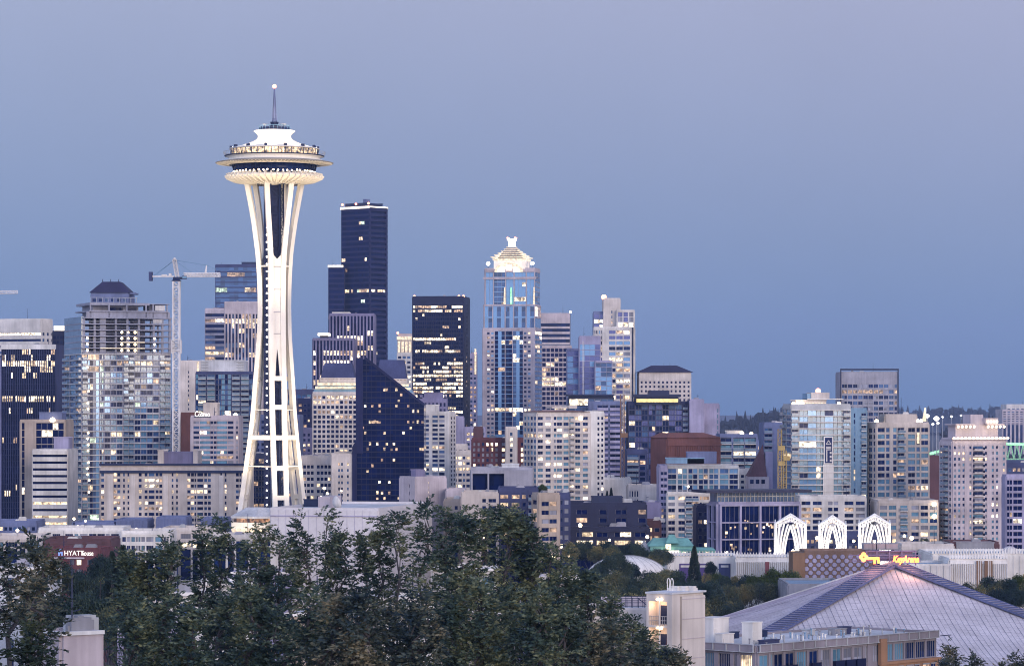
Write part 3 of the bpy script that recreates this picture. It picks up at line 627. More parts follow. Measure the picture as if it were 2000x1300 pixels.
b = building('dark blue glass condo with white balcony lines, behind the cream hotel', dict(xl=383, xr=494, yt=728, Y=1560, yb=905, wall='slate', D=28, base='B', units=0,
    front=fc('nB|Bggtgt|B|Bnn', 10.2, 1, .84, tm=2, g='DBTBK', lit=.12, L='bca', bm='offwhite', pd=.2)), name='condo_tower', cat='condos')
b.rb(.07, .84, .1, .9, 704, 'roofwhite'); q = MB()
for i in range(4): q.box(.08 * b.W, .2 * b.W, .1 * b.D - .5, .1 * b.D - .1, b.H + 1 + i * 1.3, b.H + 1.5 + i * 1.3); q.box(.7 * b.W, .83 * b.W, .1 * b.D - .5, .1 * b.D - .1, b.H + 1 + i * 1.3, b.H + 1.5 + i * 1.3)
q.obj('louvre', 'steel', b.e, b.M); b.done()
b = building('plain cream block with a lone window column, right of the crane mast', dict(xl=352, xr=391, yt=706, Y=1760, yb=810, wall='cream', D=22, front=fc('sSsnSSn', 9, .7, .5, tm=16, lit=.1, g='K')), name='apartment_block', cat='apartments'); q = MB(); q.box(b.W * .85, b.W * .93, -.6, -.36, b.H - 11, b.H); q.obj('light_band', 'crown', b.e, b.M); b.done()
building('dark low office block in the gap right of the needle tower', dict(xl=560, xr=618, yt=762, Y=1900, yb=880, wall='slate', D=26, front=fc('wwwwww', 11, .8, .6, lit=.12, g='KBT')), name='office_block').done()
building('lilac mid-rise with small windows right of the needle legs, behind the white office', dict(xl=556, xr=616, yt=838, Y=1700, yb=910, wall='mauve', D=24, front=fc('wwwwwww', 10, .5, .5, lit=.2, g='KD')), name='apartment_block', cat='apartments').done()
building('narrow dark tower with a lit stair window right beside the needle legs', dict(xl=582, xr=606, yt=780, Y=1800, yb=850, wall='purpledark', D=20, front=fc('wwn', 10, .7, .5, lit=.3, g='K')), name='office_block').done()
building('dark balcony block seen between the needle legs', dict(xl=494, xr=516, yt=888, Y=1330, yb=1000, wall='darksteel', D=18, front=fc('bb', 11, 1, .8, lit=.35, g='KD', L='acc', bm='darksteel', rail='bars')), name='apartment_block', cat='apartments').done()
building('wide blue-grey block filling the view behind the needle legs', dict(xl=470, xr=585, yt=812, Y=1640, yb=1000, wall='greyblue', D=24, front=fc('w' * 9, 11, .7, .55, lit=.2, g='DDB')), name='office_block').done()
b = building('white L-shaped office with grouped windows, between the needle legs and the black wedge', dict(xl=584, xr=652, yt=893, Y=1330, yb=985, wall='cream', D=30,
    front=fc('wwwwswwwws', 12, .75, .52, tm=12, lit=.2, g='KD', L='ac', mull=0)), dict(xl=648, xr=688, yt=888, Y=1300, yb=985, wall='cream', D=40, front=fc('ssnnsns', 12, .6, .45, tm=12, lit=.08, g='DB', mull=0), units=0), name='office_block')
b.rb(.1, .9, .1, .6, 884, 'beige'); b.done()
# ---------------------------------------------------------------- black wedge
def wedge():
    Y = 1300; t = empty('office_tower', 'black glass wedge tower with a steep diagonal roof slope, right of the needle', 'skyscraper', (X(697, Y), Y, 0), 0)
    W = S(131, Y); D = 34; z1 = Z(701, Y); z2 = Z(791, Y); xs = S(17, Y)
    b = MB(); b.face([(0, 0, 0), (W, 0, 0), (W, 0, z2), (xs, 0, z1), (0, 0, z1)]); b.face([(W, D, 0), (0, D, 0), (0, D, z1), (xs, D, z1), (W, D, z2)])
    b.face([(W, 0, 0), (W, D, 0), (W, D, z2), (W, 0, z2)]); b.face([(0, D, 0), (0, 0, 0), (0, 0, z1), (0, D, z1)]); b.obj('glazing', 'K', t)
    b = MB(); b.face([(xs, -.3, z1 + .02), (W, -.3, z2 + .02), (W, D + .1, z2 + .02), (xs, D + .1, z1 + .02)]); b.face([(0, 0, z1), (xs, 0, z1), (xs, D, z1), (0, D, z1)])
    b.bar((xs, -.25, z1 + .3), (W, -.25, z2 + .3), .5, 1.0, (0, 1, 0)); b.obj('roof', 'purpledark', t)
    b = MB(); fh = S(10.6, Y); n = int(z1 / fh)
    for j in range(1, n):
        z = z1 - j * fh
        xe = W if z < z2 else xs + (W - xs) * (z1 - z) / (z1 - z2); b.box(0.1, xe, -.16, -.001, z - .35, z)
    for i in range(1, 14):
        x = i * W / 14; zt = z1 if x < xs else z1 - (z1 - z2) * (x - xs) / (W - xs); b.box(x - .06, x + .06, -.14, -.002, 0, zt - .3)
    b.obj('mullion', 'black', t)
    b = MB(); b.box(-.4, S(12, Y), -1.2, -.17, Z(885, Y), z1 + .5); b.box(-S(9, Y), 0, -1, D, 0, Z(872, Y)); 
    b.prism([(-S(9, Y), -1), (-.01, -1), (-.01, D), (-S(9, Y), D)], Z(872, Y) + .01, Z(862, Y), top=[(-.5, -1), (-.01, -1), (-.01, D), (-.5, D)]); b.obj('wall', 'purpledark', t)
    rs = random.Random(4); rows = {4: .0, 5: .4, 6: .08, 8: .3, 9: .35, 11: .5, 12: .25, 13: .25, 15: .35, 16: .45, 19: .12, 22: .1, 24: .12, 25: .2}
    for j in range(2, n - 2):
        z = z1 - (j + 1) * fh
        for i in range(28):
            x = (i + .5) * W / 28; zt = z1 if x < xs else z1 - (z1 - z2) * (x - xs) / (W - xs)
            if z + fh > zt - 1: continue
            if rs.random() < rows.get(j, .03) * .55:
                q = MB(); hh = fh * rs.uniform(.4, .6); q.box(x - W / 60, x + W / 60, -.12, -.05, z + .3, z + .3 + hh); q.obj('window', rs.choice('aacceb'), t)
wedge()
b = building('beige slim apartment tower tucked behind the right edge of the black wedge', dict(xl=826, xr=889, xc=878, a=12, yt=806, Y=1420, yb=960, wall='offwhite', units=1,
    front=fc('WsWWss', 8.6, .8, .6, tm=3, g='DBDC', lit=.15, L='abe', mull=0, sd=.25), side=fc('nn', 8.6, .6, .6, g='K', lit=.05)), name='apartment_tower', cat='apartments'); b.rb(.02, .44, .1, .8, 791, 'offwhite'); b.done()
b = building('ornate old grey-brown block with corner turrets in front of the broad black slab', dict(xl=820, xr=872, yt=778, Y=1800, yb=815, wall='mauve', D=24, units=0, front=fc('nnnnnnn', 12, .5, .6, lit=.12, g='K')), name='old_block', cat='building')
b.rb(.15, .85, .1, .8, 767, 'mauve'); b.rb(0, .1, 0, .2, 772, 'mauve', 'turret'); b.rb(.9, 1, 0, .2, 772, 'mauve', 'turret'); b.done()
building('small cream stepped block with terrace lights right of the slim beige tower', dict(xl=884, xr=919, yt=882, Y=1480, yb=960, wall='cream', D=22, front=fc('wwnw', 11, .7, .5, lit=.5, L='ab')), dict(xl=887, xr=912, yt=870, Y=1484, yb=882, wall='cream', D=16, front=fc('nwn', 11, .6, .6), units=0), name='apartment_block', cat='apartments').done()
building('lilac strip building behind the cream stepped block', dict(xl=870, xr=905, yt=815, Y=1700, yb=880, wall='lavender', D=20, front=fc('nS', 11, .5, .5, lit=.5)), name='apartment_block', cat='apartments').done()
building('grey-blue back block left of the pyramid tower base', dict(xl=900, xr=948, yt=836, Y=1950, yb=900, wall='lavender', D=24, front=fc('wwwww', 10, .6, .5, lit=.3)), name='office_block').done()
b = building('dark red brick hotel with white-framed windows below the pyramid-topped tower', dict(xl=922, xr=1024, yt=858, Y=1360, yb=925, wall='brick', D=28, units=2,
    front=fc('wwwwww|WWsw', 10.4, .5, .6, tm=4, g='CCDC', lit=.3, L='bca')), dict(xl=926, xr=942, yt=836, Y=1364, yb=858, wall='brown', D=14, front=fc('S'), units=0), name='hotel', cat='hotel')
b.vol(988, 1009, 836, 1352, yb=925, wall='cream', D=14, front=fc('sns', 10.4, .7, .6, lit=.5, L='b'), units=0); b.done()
b = building('grey concrete frame with two deep dark openings below the brick hotel', dict(xl=920, xr=1040, yt=917, Y=1150, yb=975, wall='concrete', D=30, zb=0, front=fc('|G|G|SS', 40, 1, .95, tm=7, pd=2.6, sd=.1, g='K', lit=0, mull=0), base='K', units=3), name='parking_garage', cat='garage')
b.rb(.5, .78, .2, .6, 908, 'roofwhite'); b.done()
# cream apartment tower, centre
b = Bld('apartment_tower', 'broad cream apartment tower with a low brick-red roof and bay windows, centre of the skyline', 'apartments')
b.vol(1024, 1152, 808, 1200, yb=985, xc=1049, a=-24, wall='cream', units=0, roof='redroof',
    front=fc('WsWs|wW|Wb|WsWs', 11.2, .86, .55, tm=3, g='TCDTD', lit=.22, L='abbc', bm='cream', rail='solid', sd=.42, pd=.3), side=fc('wwww', 11.2, .8, .6, tm=3, g='BDT', lit=.12))
W, D, H = b.W, b.D, b.H; q = MB(); q.prism([(-.6, -.6), (W + .6, -.6), (W + .6, D + .6), (-.6, D + .6)], H + .72, H + S(7, 1200), 0, top=[(W * .15, D * .25), (W * .75, D * .25), (W * .75, D * .75), (W * .15, D * .75)]); q.obj('roof', 'redroof', b.e, b.M)
q = MB(); q.box(W * .35, W * .65, D * .3, D * .7, H + 2, Z(794, 1200)); q.box(W * .66, W * .82, D * .25, D * .75, H + 2, Z(791, 1200)); q.obj('penthouse', 'cream', b.e, b.M); b.ballat(.82, -.02, 816, .9, 'bulb', 'wall_lamp'); b.done()
building('narrow white tower touching the right side of the broad cream apartment tower', dict(xl=1144, xr=1179, yt=806, Y=1240, yb=975, wall='white', D=26,
    front=fc('nSn|n', 10.6, .7, .5, tm=5, g='KKD', lit=.05), units=1), name='apartment_tower', cat='apartments').done()
b = building('purple-grey balcony tower with a dark glass canopy and lit penthouse', dict(xl=1150, xr=1213, yt=786, Y=1480, yb=955, wall='greyblue', D=26, base='D',
    front=fc('SB|B', 10.6, 1, .8, tm=4, g='DV', lit=.06, L='ce', bm='lavender', rail='solid')), dict(xl=1112, xr=1198, yt=776, Y=1490, yb=800, wall='darksteel', D=30, base='B', front=fc('ggggggg', 14, 1, .9, tm=2, g='DBB', lit=.3, L='ba', pd=.2)), name='condo_tower', cat='condos')
q = MB(); q.box(-1.5, b.W + .5, -2, b.D * .8, b.H + .72, b.H + 1.5); q.obj('canopy', 'darksteel', b.e, b.M); b.done()
b = building('dark glass condo with a curved brow and yellow light band, behind the brown brick hall', dict(xl=1228, xr=1350, yt=786, Y=1500, yb=960, wall='slate', D=26, base='D', units=0,
    front=fc('WWW|gg|GGGG|bw', 10.6, .9, .82, tm=3, g='DVBVD', lit=.08, L='bca', bm='lavender', pd=.2)),
    dict(xl=1243, xr=1324, yt=776, Y=1496, yb=790, zb=Z(790, 1496), wall='darksteel', D=22, base='K', front=fc('S', 10), units=2), name='condo_tower', cat='condos')
q = MB(); q.box(0, b.W, -1.3, -.4, b.H - S(9, 1500), b.H - S(2.5, 1500)); q.obj('light_band', 'yellowband', b.e, b.M)
q = MB(); q.box(-1.5, b.W + 1, -2.2, b.D * .9, b.H + .2, b.H + 1.5); q.box(b.W * .3, b.W * .8, 1, b.D * .7, b.H + 1.51, b.H + 3.2); q.obj('roof', 'darksteel', b.e, b.M)
b.vol(1348, 1374, 782, 1494, yb=860, wall='lavender', D=22, front=fc('S'), units=1, partname='wall'); b.vol(1373, 1404, 790, 1498, yb=860, wall='lavender', D=22, front=fc('SSn', 11, .5, .7, g='T', lit=.1), units=0); b.done()
b = building('windowless brown brick hall with a low hipped roof, right of centre', dict(xl=1272, xr=1406, xc=1303, a=-30, yt=858, Y=1280, yb=960, wall='rust', front=fc('SSSSSSSS', 20, pd=.35), side=fc('S'), units=0), name='auditorium', cat='hall')
W, D, H = b.W, b.D, b.H; q = MB(); q.prism([(-.5, -.5), (W + .5, -.5), (W + .5, D + .5), (-.5, D + .5)], H + .72, Z(845, 1280), 0, top=[(W * .1, D * .2), (W * .75, D * .2), (W * .75, D * .8), (W * .1, D * .8)])
for i in range(24): x = W * (i + .5) / 24; q.box(x - .12, x + .12, -.6, -.36, H * .3, H - 2.5)
q.box(-.3, W + .3, -.75, -.36, H - 2.4, H - 1.6); q.obj('roof', 'rust', b.e, b.M); b.done()
b = building('steel-blue window-wall apartment block with a rooftop terrace, left of the black gridded office', dict(xl=1303, xr=1442, yt=912, Y=1160, yb=960, wall='steel', D=24, base='B', units=0,
    front=fc('W|ww|ww|ww|ww|WW', 10.6, .9, .82, tm=2, g='BTDTPD', lit=.12, L='bace', sd=.3)), dict(xl=1290, xr=1303, yt=912, Y=1156, yb=1065, wall='lavender', D=24, front=fc('ww', 12, .8, .5, lit=.2), units=0),
    dict(xl=1304, xr=1386, yt=963, Y=1150, yb=1070, wall='offwhite', D=20, base='D', front=fc('WsWbb|nW', 12, .85, .6, tm=3, g='TDKC', lit=.22, L='ace', bm='roofwhite')), name='apartment_block', cat='apartments')
b.rb(0, .9, .4, .8, 896, 'bluepanel', zlo=905); b.rb(.5, 1.2, .4, .8, 884, 'greyblue', zlo=905); b.ballat(.5, .1, 950, .4, 'bulb', 'terrace_lamp'); b.done()
b = building('modern apartment block with deep balconies and rooftop lamps, right of the brown brick hall', dict(xl=1406, xr=1479, yt=850, Y=1400, yb=920, wall='greyblue', D=24, base='K',
    front=fc('B|BB|', 13, 1, .8, tm=4, g='DTK', lit=.1, L='b', bm='offwhite', pd=.8)), name='apartment_block', cat='apartments'); b.rb(.2, .6, .2, .6, 842, 'offwhite'); b.ballat(.6, .1, 846, .9, 'bulb', 'terrace_lamp'); b.ballat(.85, .1, 847, .8, 'bulb', 'terrace_lamp'); b.done()
building('pale low office behind the pointed dark roof', dict(xl=1428, xr=1472, yt=918, Y=1300, yb=960, wall='offwhite', D=20, front=fc('wwwww', 11, .7, .5, lit=.2)), name='office_block').done()
building('grey-blue tower slice with balconies, left of the yellow hoist', dict(xl=1492, xr=1532, yt=828, Y=1290, yb=970, wall='greyblue', D=22, front=fc('bSn', 12, .9, .7, g='DB', lit=.12, bm='lavender')), name='apartment_tower', cat='apartments').done()
# pointed roof house with grey concrete fin
def pointed():
    Y = 1260; t = empty('church', 'dark building with one tall pointed roof and a grey concrete fin', 'church', (X(1462, Y), Y, 0)); k = S(1, Y)
    b = MB(); b.prism([(0, 0), (40 * k, 0), (40 * k, 16), (0, 16)], 0, Z(930, Y)); b.obj('wall', 'pinkish', t)
    b = MB(); z0 = Z(930, Y); za = Z(868, Y); b.face([(0, -.2, z0), (36 * k, -.2, z0), (30 * k, 6, za)]); b.face([(36 * k, -.2, z0), (36 * k, 16, z0), (30 * k, 6, za)]); b.face([(36 * k, 16, z0), (0, 16, z0), (30 * k, 6, za)]); b.face([(0, 16, z0), (0, -.2, z0), (30 * k, 6, za)]); b.obj('roof', 'brown', t)
    b = MB(); b.box(34 * k, 48 * k, 2, 12, 0, Z(884, Y)); b.obj('wall', 'lavender', t)
    for i in range(3): q = MB(); q.box((3 + 11 * i) * k, (10 + 11 * i) * k, -.1, 0, Z(944, Y), Z(936, Y)); q.obj('window', 'D', t)
pointed()
# black gridded office with glass pavilion
def gridoffice():
    Y = 1050; b = Bld('office_block', 'black glass office behind a pale square grid, under a flat-roofed glass pavilion', 'office')
    b.vol(1385, 1562, 984, Y, yb=1090, xc=1404, a=-14, wall='lavender', base='K', units=0, front=fc('|G|G|G|G|', 33, 1, .93, tm=3, pd=1.2, sd=1.1, g='K', lit=.0, mull=2), side=fc('|g|g|', 33, 1, .93, tm=3, pd=.8, sd=.7, g='K', lit=0))
    W, D, H = b.W, b.D, b.H
    q = MB(); q.box(-.3, W * .96, 2, D - 2, H + .71, Z(962, Y)); q.obj('pavilion', 'B', b.e, b.M)
    q = MB(); z = Z(962, Y)
    for i in range(22): x = W * .96 * i / 21; q.box(x - .1, x + .1, 1.7, 1.99, H + .7, z)
    q.box(0, W * .96, 1.75, 1.99, H + 2.2, H + 2.5); q.obj('mullion', 'steel', b.e, b.M)
    q = MB(); q.box(-5, W + 3, -3, D + 3, z + .01, z + .9); q.obj('roof', 'black', b.e, b.M)
    rs = random.Random(5)
    for _ in range(70):
        u = rs.uniform(.03, .97); q = MB(); wd = rs.uniform(.3, .9); z = rs.choice([.78, .8, .83, .74, .52, .5, .2, .25, .62]) * H + rs.uniform(-1, 1); q.box(u * W, u * W + wd, -.2, -.12, z, z + rs.uniform(.3, 1)); q.obj('window', rs.choice('abcce'), b.e, b.M)
    b.vol(1362, 1384, 990, Y + 30, yb=1070, wall='black', D=20, base='K', front=fc('ww', 15, .7, .5, g='K', lit=.25), units=0); b.done()
gridoffice()
# dark waterfront-style low building in front
b = building('low black two-tier building with warmly lit openings, behind the round tree tops', dict(xl=1106, xr=1268, yt=1032, Y=1040, yb=1080, wall='black', D=26, base='K', units=3,
    front=fc('sssgGsGssgGsGs', 16, .8, .55, tm=3, g='K', lit=.75, L='ab', sd=.6, rowset={1: .95})), dict(xl=1112, xr=1262, yt=985, Y=1062, yb=1032, wall='black', D=22, base='K', units=4,
    front=fc('sWssgs|Wssg', 16, .7, .55, tm=6, g='K', lit=.35, L='abc')), name='office_block', cat='office'); b.rb(.3, .7, .2, .7, 972, 'darksteel'); b.done()
building('small brown block with lit corner right of the low black building', dict(xl=1262, xr=1290, yt=1020, Y=1080, yb=1070, wall='brown', D=20, front=fc('ww', 16, .7, .5, lit=.5)), name='office_block').done()
building('wide tan block with a plain wall behind the low black building', dict(xl=1170, xr=1232, yt=936, Y=1320, yb=985, wall='offwhite', D=20, front=fc('SSSS')), name='warehouse', cat='warehouse').done()
building('pale columned low block left of the steel-blue apartments', dict(xl=1228, xr=1292, yt=950, Y=1210, yb=1020, wall='cream', D=20, front=fc('nnnnSSS', 16, .5, .7, g='KC', lit=.1)), name='office_block').done()
building('plain lilac box building beside the steel-blue apartments', dict(xl=1250, xr=1290, yt=984, Y=1130, yb=1040, wall='mauve', D=18, front=fc('SS')), name='warehouse', cat='warehouse').done()
building('dark tower block with balconies between the orange mast and the condo with yellow band', dict(xl=1224, xr=1262, yt=880, Y=1400, yb=960, wall='slate', D=18, front=fc('bw', 11, .8, .7, g='DB', lit=.2)), name='apartment_block', cat='apartments').done()
# beige blank tower and low tan neighbours
b = building('plain pinkish tower with one column of lit stair windows, before the wedge', dict(xl=781, xr=871, xc=812, a=-38, yt=934, Y=1120, yb=1060, wall='pinkish', front=fc('SSnSSS', 9.2, .35, .4, tm=4, g='b', lit=1, L='b', mull=0), side=fc('SSwS', 14, .4, .5, tm=8, lit=.2), units=1), name='stair_tower', cat='building'); b.rb(.05, .35, .1, .4, 918, 'mauve'); b.done()
b = building('stepped tan low-rise with few windows, left of the grey concrete frame', dict(xl=868, xr=926, yt=978, Y=1090, yb=1040, wall='tan', D=24, front=fc('SwwW', 14, .6, .5, lit=.2)), dict(xl=872, xr=908, yt=958, Y=1120, yb=980, wall='pinkish', D=20, front=fc('SSS'), units=0), name='apartment_block', cat='apartments'); b.done()
building('tan four-storey block with lit corner windows, behind the tall tree tops', dict(xl=902, xr=972, yt=964, Y=1070, yb=1050, wall='beige', D=24, front=fc('SSwW', 14, .7, .5, lit=.45, L='ab')), name='apartment_block', cat='apartments').done()
building('dark green-grey terrace block with planted roof, left of the narrow beige building', dict(xl=974, xr=1050, yt=956, Y=1085, yb=1080, wall='slate', D=24, base='K', front=fc('WWw|b', 15, .7, .5, lit=.3, g='K', L='ac')), name='apartment_block', cat='apartments').done()
b = building('narrow beige six-storey building with lit corner windows, in front of the cream apartment tower', dict(xl=1040, xr=1092, xc=1052, a=-20, yt=966, Y=1000, yb=1085, wall='tan', front=fc('sWWs', 17, .95, .5, tm=9, g='CKD', lit=.5, L='abce', mull=1), side=fc('w', 17, .7, .5, g='K', lit=.1)), name='apartment_block', cat='apartments'); b.done()
building('slate-grey apartment strip right of the narrow beige building', dict(xl=1090, xr=1112, yt=966, Y=1030, yb=1080, wall='slate', D=20, front=fc('WW', 17, .7, .5, lit=.4, g='DC')), name='apartment_block', cat='apartments').done()
# ---------------------------------------------------------------- right cluster
def banner_tower():
    Y = 1200; b = Bld('condo_tower', 'white and blue glass condo tower with a tall dark banner, right of the yellow hoist', 'skyscraper')
    b.vol(1530, 1660, 792, Y, yb=975, xc=1545, a=-8, wall='steel', base='P', units=0, front=fc('b|GGttGtt|b', 12.2, 1, .80, tm=8, g='PPTDP', lit=.05, L='ab', sd=.5, slab=.95, bm='offwhite', pd=.2, rowset={4: .2, 9: .2}), side=fc('bW', 12.2, 1, .8, g='BP', lit=.15, tm=6))
    W, D, H = b.W, b.D, b.H
    z0, z1 = Z(906, Y), Z(852, Y); x = X(1609, Y) - X(1545, Y)
    q = MB(); q.box(x, x + S(19, Y), -1.0, -.8, z0, z1); q.obj('banner_frame', 'white', b.e, b.M)
    q = MB(); q.box(x + .45, x + S(19, Y) - .45, -1.1, -1.001, z0 + .4, z1 - .4); q.obj('banner', 'bannerblue', b.e, b.M)
    q = MB(); xc = x + S(9.5, Y); q.tube((xc, -1.15, z1 - 1.4), (xc - .9, -1.15, z1 - 2.8), .16); q.tube((xc, -1.15, z1 - 1.4), (xc + .9, -1.15, z1 - 2.8), .16); q.tube((xc - .9, -1.15, z1 - 2.8), (xc + .9, -1.15, z1 - 2.8), .16)
    for i in range(3): q.box(x + .8, x + 2.7, -1.16, -1.101, z1 - 3.9 - .5 * i, z1 - 3.6 - .5 * i)
    for i in range(3): q.box(x + 2.2, x + 2.9, -1.16, -1.101, z0 + .9 + i * 1.4, z0 + 1.7 + i * 1.4)
    q.box(x + .9, x + 1.3, -1.16, -1.101, z0 + .9, z0 + 5); q.obj('banner_print', 'offwhite', b.e, b.M)
    q = MB(); q.box(x - .2, x + S(19, Y) + .2, -.82, -.5, S(100, Y) - 60, z0 - .1); q.obj('wall', 'offwhite', b.e, b.M)
    b.rb(.1, .62, .15, .8, 782, 'cream'); 
    q = MB()
    for i in range(9): x2 = W * (.17 + .05 * i); q.box(x2, x2 + .9, .15 * D - .4, .15 * D - .05, H + .9, Z(786, Y))
    q.obj('lit_window', 'crown', b.e, b.M)
    q = MB(); q.box(W * .3, W * .9, 1, D * .8, Z(782, Y) + .4, Z(778, Y)); q.obj('canopy', 'white', b.e, b.M)
    q = MB(); q.box(W * .37, W * .68, D * .2, D * .8, Z(778, Y), Z(766, Y)); q.box(W * .30, W * .36, D * .2, D * .8, Z(782, Y), Z(768, Y), 1); q.obj('penthouse', ['cream', 'bluepanel'], b.e, b.M)
    b.ballat(.5, .3, 763, 1.0)
    for u in (.05, .12, .2, .82): b.ballat(u, .05, 788, .7, 'bulb', 'terrace_lamp')
    b.vol(1656, 1692, 800, Y + 4, yb=975, wall='bluepanel', D=24, base='P', units=0, front=fc('SnSb', 12.2, .8, .7, tm=5, g='PD', lit=.2, L='ab', bm='white')); b.done()
banner_tower()
b = building('white gridded podium block below the banner tower, behind the white arches', dict(xl=1563, xr=1691, yt=972, Y=1160, yb=1075, wall='offwhite', D=22, front=fc('WWs|ww|sWW', 12, .8, .6, tm=4, g='DKC', lit=.3, L='abc', sd=.4)), name='apartment_block', cat='apartments'); b.done()
b = Bld('apartment_tower', 'beige apartment tower with a central stack of balconies and a pointed lit crest', 'apartments')
b.vol(1690, 1814, 828, 1200, yb=985, xc=1712, a=-18, wall='beige', units=1, front=fc('WwnwbnWwW'.replace('n', 's'), 12.6, .8, .66, tm=5, g='TDBTD', lit=.16, L='abcc', bm='offwhite', rail='glass', rowset={5: .5}), side=fc('wWw', 12.6, .7, .66, g='BD', lit=.1))
b.vol(1730, 1790, 812, 1206, yb=828, wall='beige', D=20, front=fc('sSs'), units=1)
q = MB(); q.prism([(b.W * 1.2, 0), (b.W * 1.32, 0), (b.W * 1.32, 2), (b.W * 1.2, 2)], b.H - 2, b.H + 3, 0, top=[(b.W * 1.28, 0), (b.W * 1.31, 0), (b.W * 1.31, 2), (b.W * 1.28, 2)]); q.obj('crest', 'crown', b.e, b.M)
for u in (-.3, 1.05, 1.15): b.ballat(u, 0, 822, .7, 'bulb', 'terrace_lamp')
for u in (.36, 1.0): q = MB(); q.box(u * b.W, u * b.W + .8, -2, -1.6, b.H - 10, b.H - 6); q.obj('wall_light', 'crown', b.e, b.M)
b.vol(1716, 1832, 980, 1150, yb=1060, wall='beige', D=24, front=fc('WWsbsWWW', 13, .8, .6, tm=4, g='TDTC', lit=.25, L='abc', bm='offwhite')); b.ballat(.93, -.05, 984, .8, 'bulb', 'wall_lamp'); b.ballat(.93, -.05, 1008, .8, 'bulb', 'wall_lamp'); b.done()
building('plum-coloured blank slab between the two beige apartment towers', dict(xl=1812, xr=1840, yt=893, Y=1320, yb=990, wall='brown', D=20, front=fc('SS'), units=0), name='apartment_block', cat='apartments').done()
b = Bld('apartment_tower', 'rose-beige apartment tower with tiers of bright lights under its crown, near the right edge', 'apartments')
b.vol(1836, 1964, 862, 1150, yb=1070, xc=1860, a=-22, wall='pinkish', units=0, front=fc('wwwnwBwnwwnw'.replace('n', 's'), 11.2, .5, .5, tm=6, g='TDBC', lit=.14, L='ab', bm='offwhite', rail='bars', mull=0), side=fc('wbw', 11.2, .6, .6, g='DB', lit=.1))
W0, D0, H0 = b.W, b.D, b.H
for (u0, u1, yt, zl, nm_) in ((-.02, 1.03, 858, 862, 1), (.1, .9, 834, 858, 0), (.04, .42, 831, 834, 1), (.62, .96, 831, 834, 1), (.38, .62, 813, 834, 0), (.60, .84, 820, 831, 1)):
    q = MB(); q.box(u0 * W0, u1 * W0, -.8 if nm_ else 1.5, D0 * .8, Z(zl, 1150) + .71, Z(yt, 1150) + .7); q.obj('penthouse', 'pinkish', b.e, b.M)
for i in range(15): q = MB(); q.ball((W0 * (.0 + i * .072), -1.3, H0 + 1.2), .42); q.obj('eave_lamp', 'bulb', b.e, b.M)
for i in range(5): q = MB(); q.ball((W0 * (.08 + i * .075), -1.2, Z(833, 1150)), .42); q.obj('eave_lamp', 'bulb', b.e, b.M); q = MB(); q.ball((W0 * (.64 + i * .075), -1.2, Z(833, 1150)), .42); q.obj('eave_lamp', 'bulb', b.e, b.M)
for i in range(4): q = MB(); q.ball((W0 * (.64 + i * .055), -1.2, Z(823, 1150)), .38); q.obj('eave_lamp', 'bulb', b.e, b.M)
b.done()
building('grey-lilac office with broad black windows cut by the right edge of the frame', dict(xl=1958, xr=2035, xc=1966, a=-10, yt=930, Y=1060, yb=1070, wall='lavender', front=fc('nn|Gs|SS', 12.6, .9, .66, tm=5, g='K', lit=.1, sd=.3), side=fc('S'), units=2), name='office_block').done()
# ---------------------------------------------------------------- fillers seen through gaps, each a building
def filler(label, xl, xr, yt, Y, wall, yb, pat=None, lit=.25, **k):
    building(label, dict(xl=xl, xr=xr, yt=yt, Y=Y, yb=yb, wall=wall, D=22, front=fc(pat or 'w' * max(3, int((xr - xl) / 9)), k.get('fh', 12), .65, .55, lit=lit, g='DDBC', L='abcce')), name='low_block', cat='building').done()
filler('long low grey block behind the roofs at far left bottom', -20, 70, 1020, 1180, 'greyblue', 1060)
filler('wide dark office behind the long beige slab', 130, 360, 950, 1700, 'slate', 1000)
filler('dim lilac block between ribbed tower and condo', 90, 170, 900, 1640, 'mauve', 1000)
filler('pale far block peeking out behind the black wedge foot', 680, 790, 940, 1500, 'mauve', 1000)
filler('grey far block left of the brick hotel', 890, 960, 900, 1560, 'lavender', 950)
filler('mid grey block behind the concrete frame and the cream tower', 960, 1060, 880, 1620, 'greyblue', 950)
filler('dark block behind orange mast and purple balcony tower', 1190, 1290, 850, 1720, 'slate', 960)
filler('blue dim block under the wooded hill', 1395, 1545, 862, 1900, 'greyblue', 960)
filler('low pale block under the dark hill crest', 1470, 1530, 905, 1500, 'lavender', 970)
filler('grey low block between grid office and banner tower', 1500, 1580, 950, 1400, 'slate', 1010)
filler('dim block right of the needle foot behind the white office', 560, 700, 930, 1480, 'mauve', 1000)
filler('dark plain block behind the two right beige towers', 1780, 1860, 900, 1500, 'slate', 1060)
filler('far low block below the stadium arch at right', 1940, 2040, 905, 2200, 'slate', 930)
filler('dim office under the white arches row', 1480, 1740, 1045, 1090, 'slate', 1085, lit=.4)
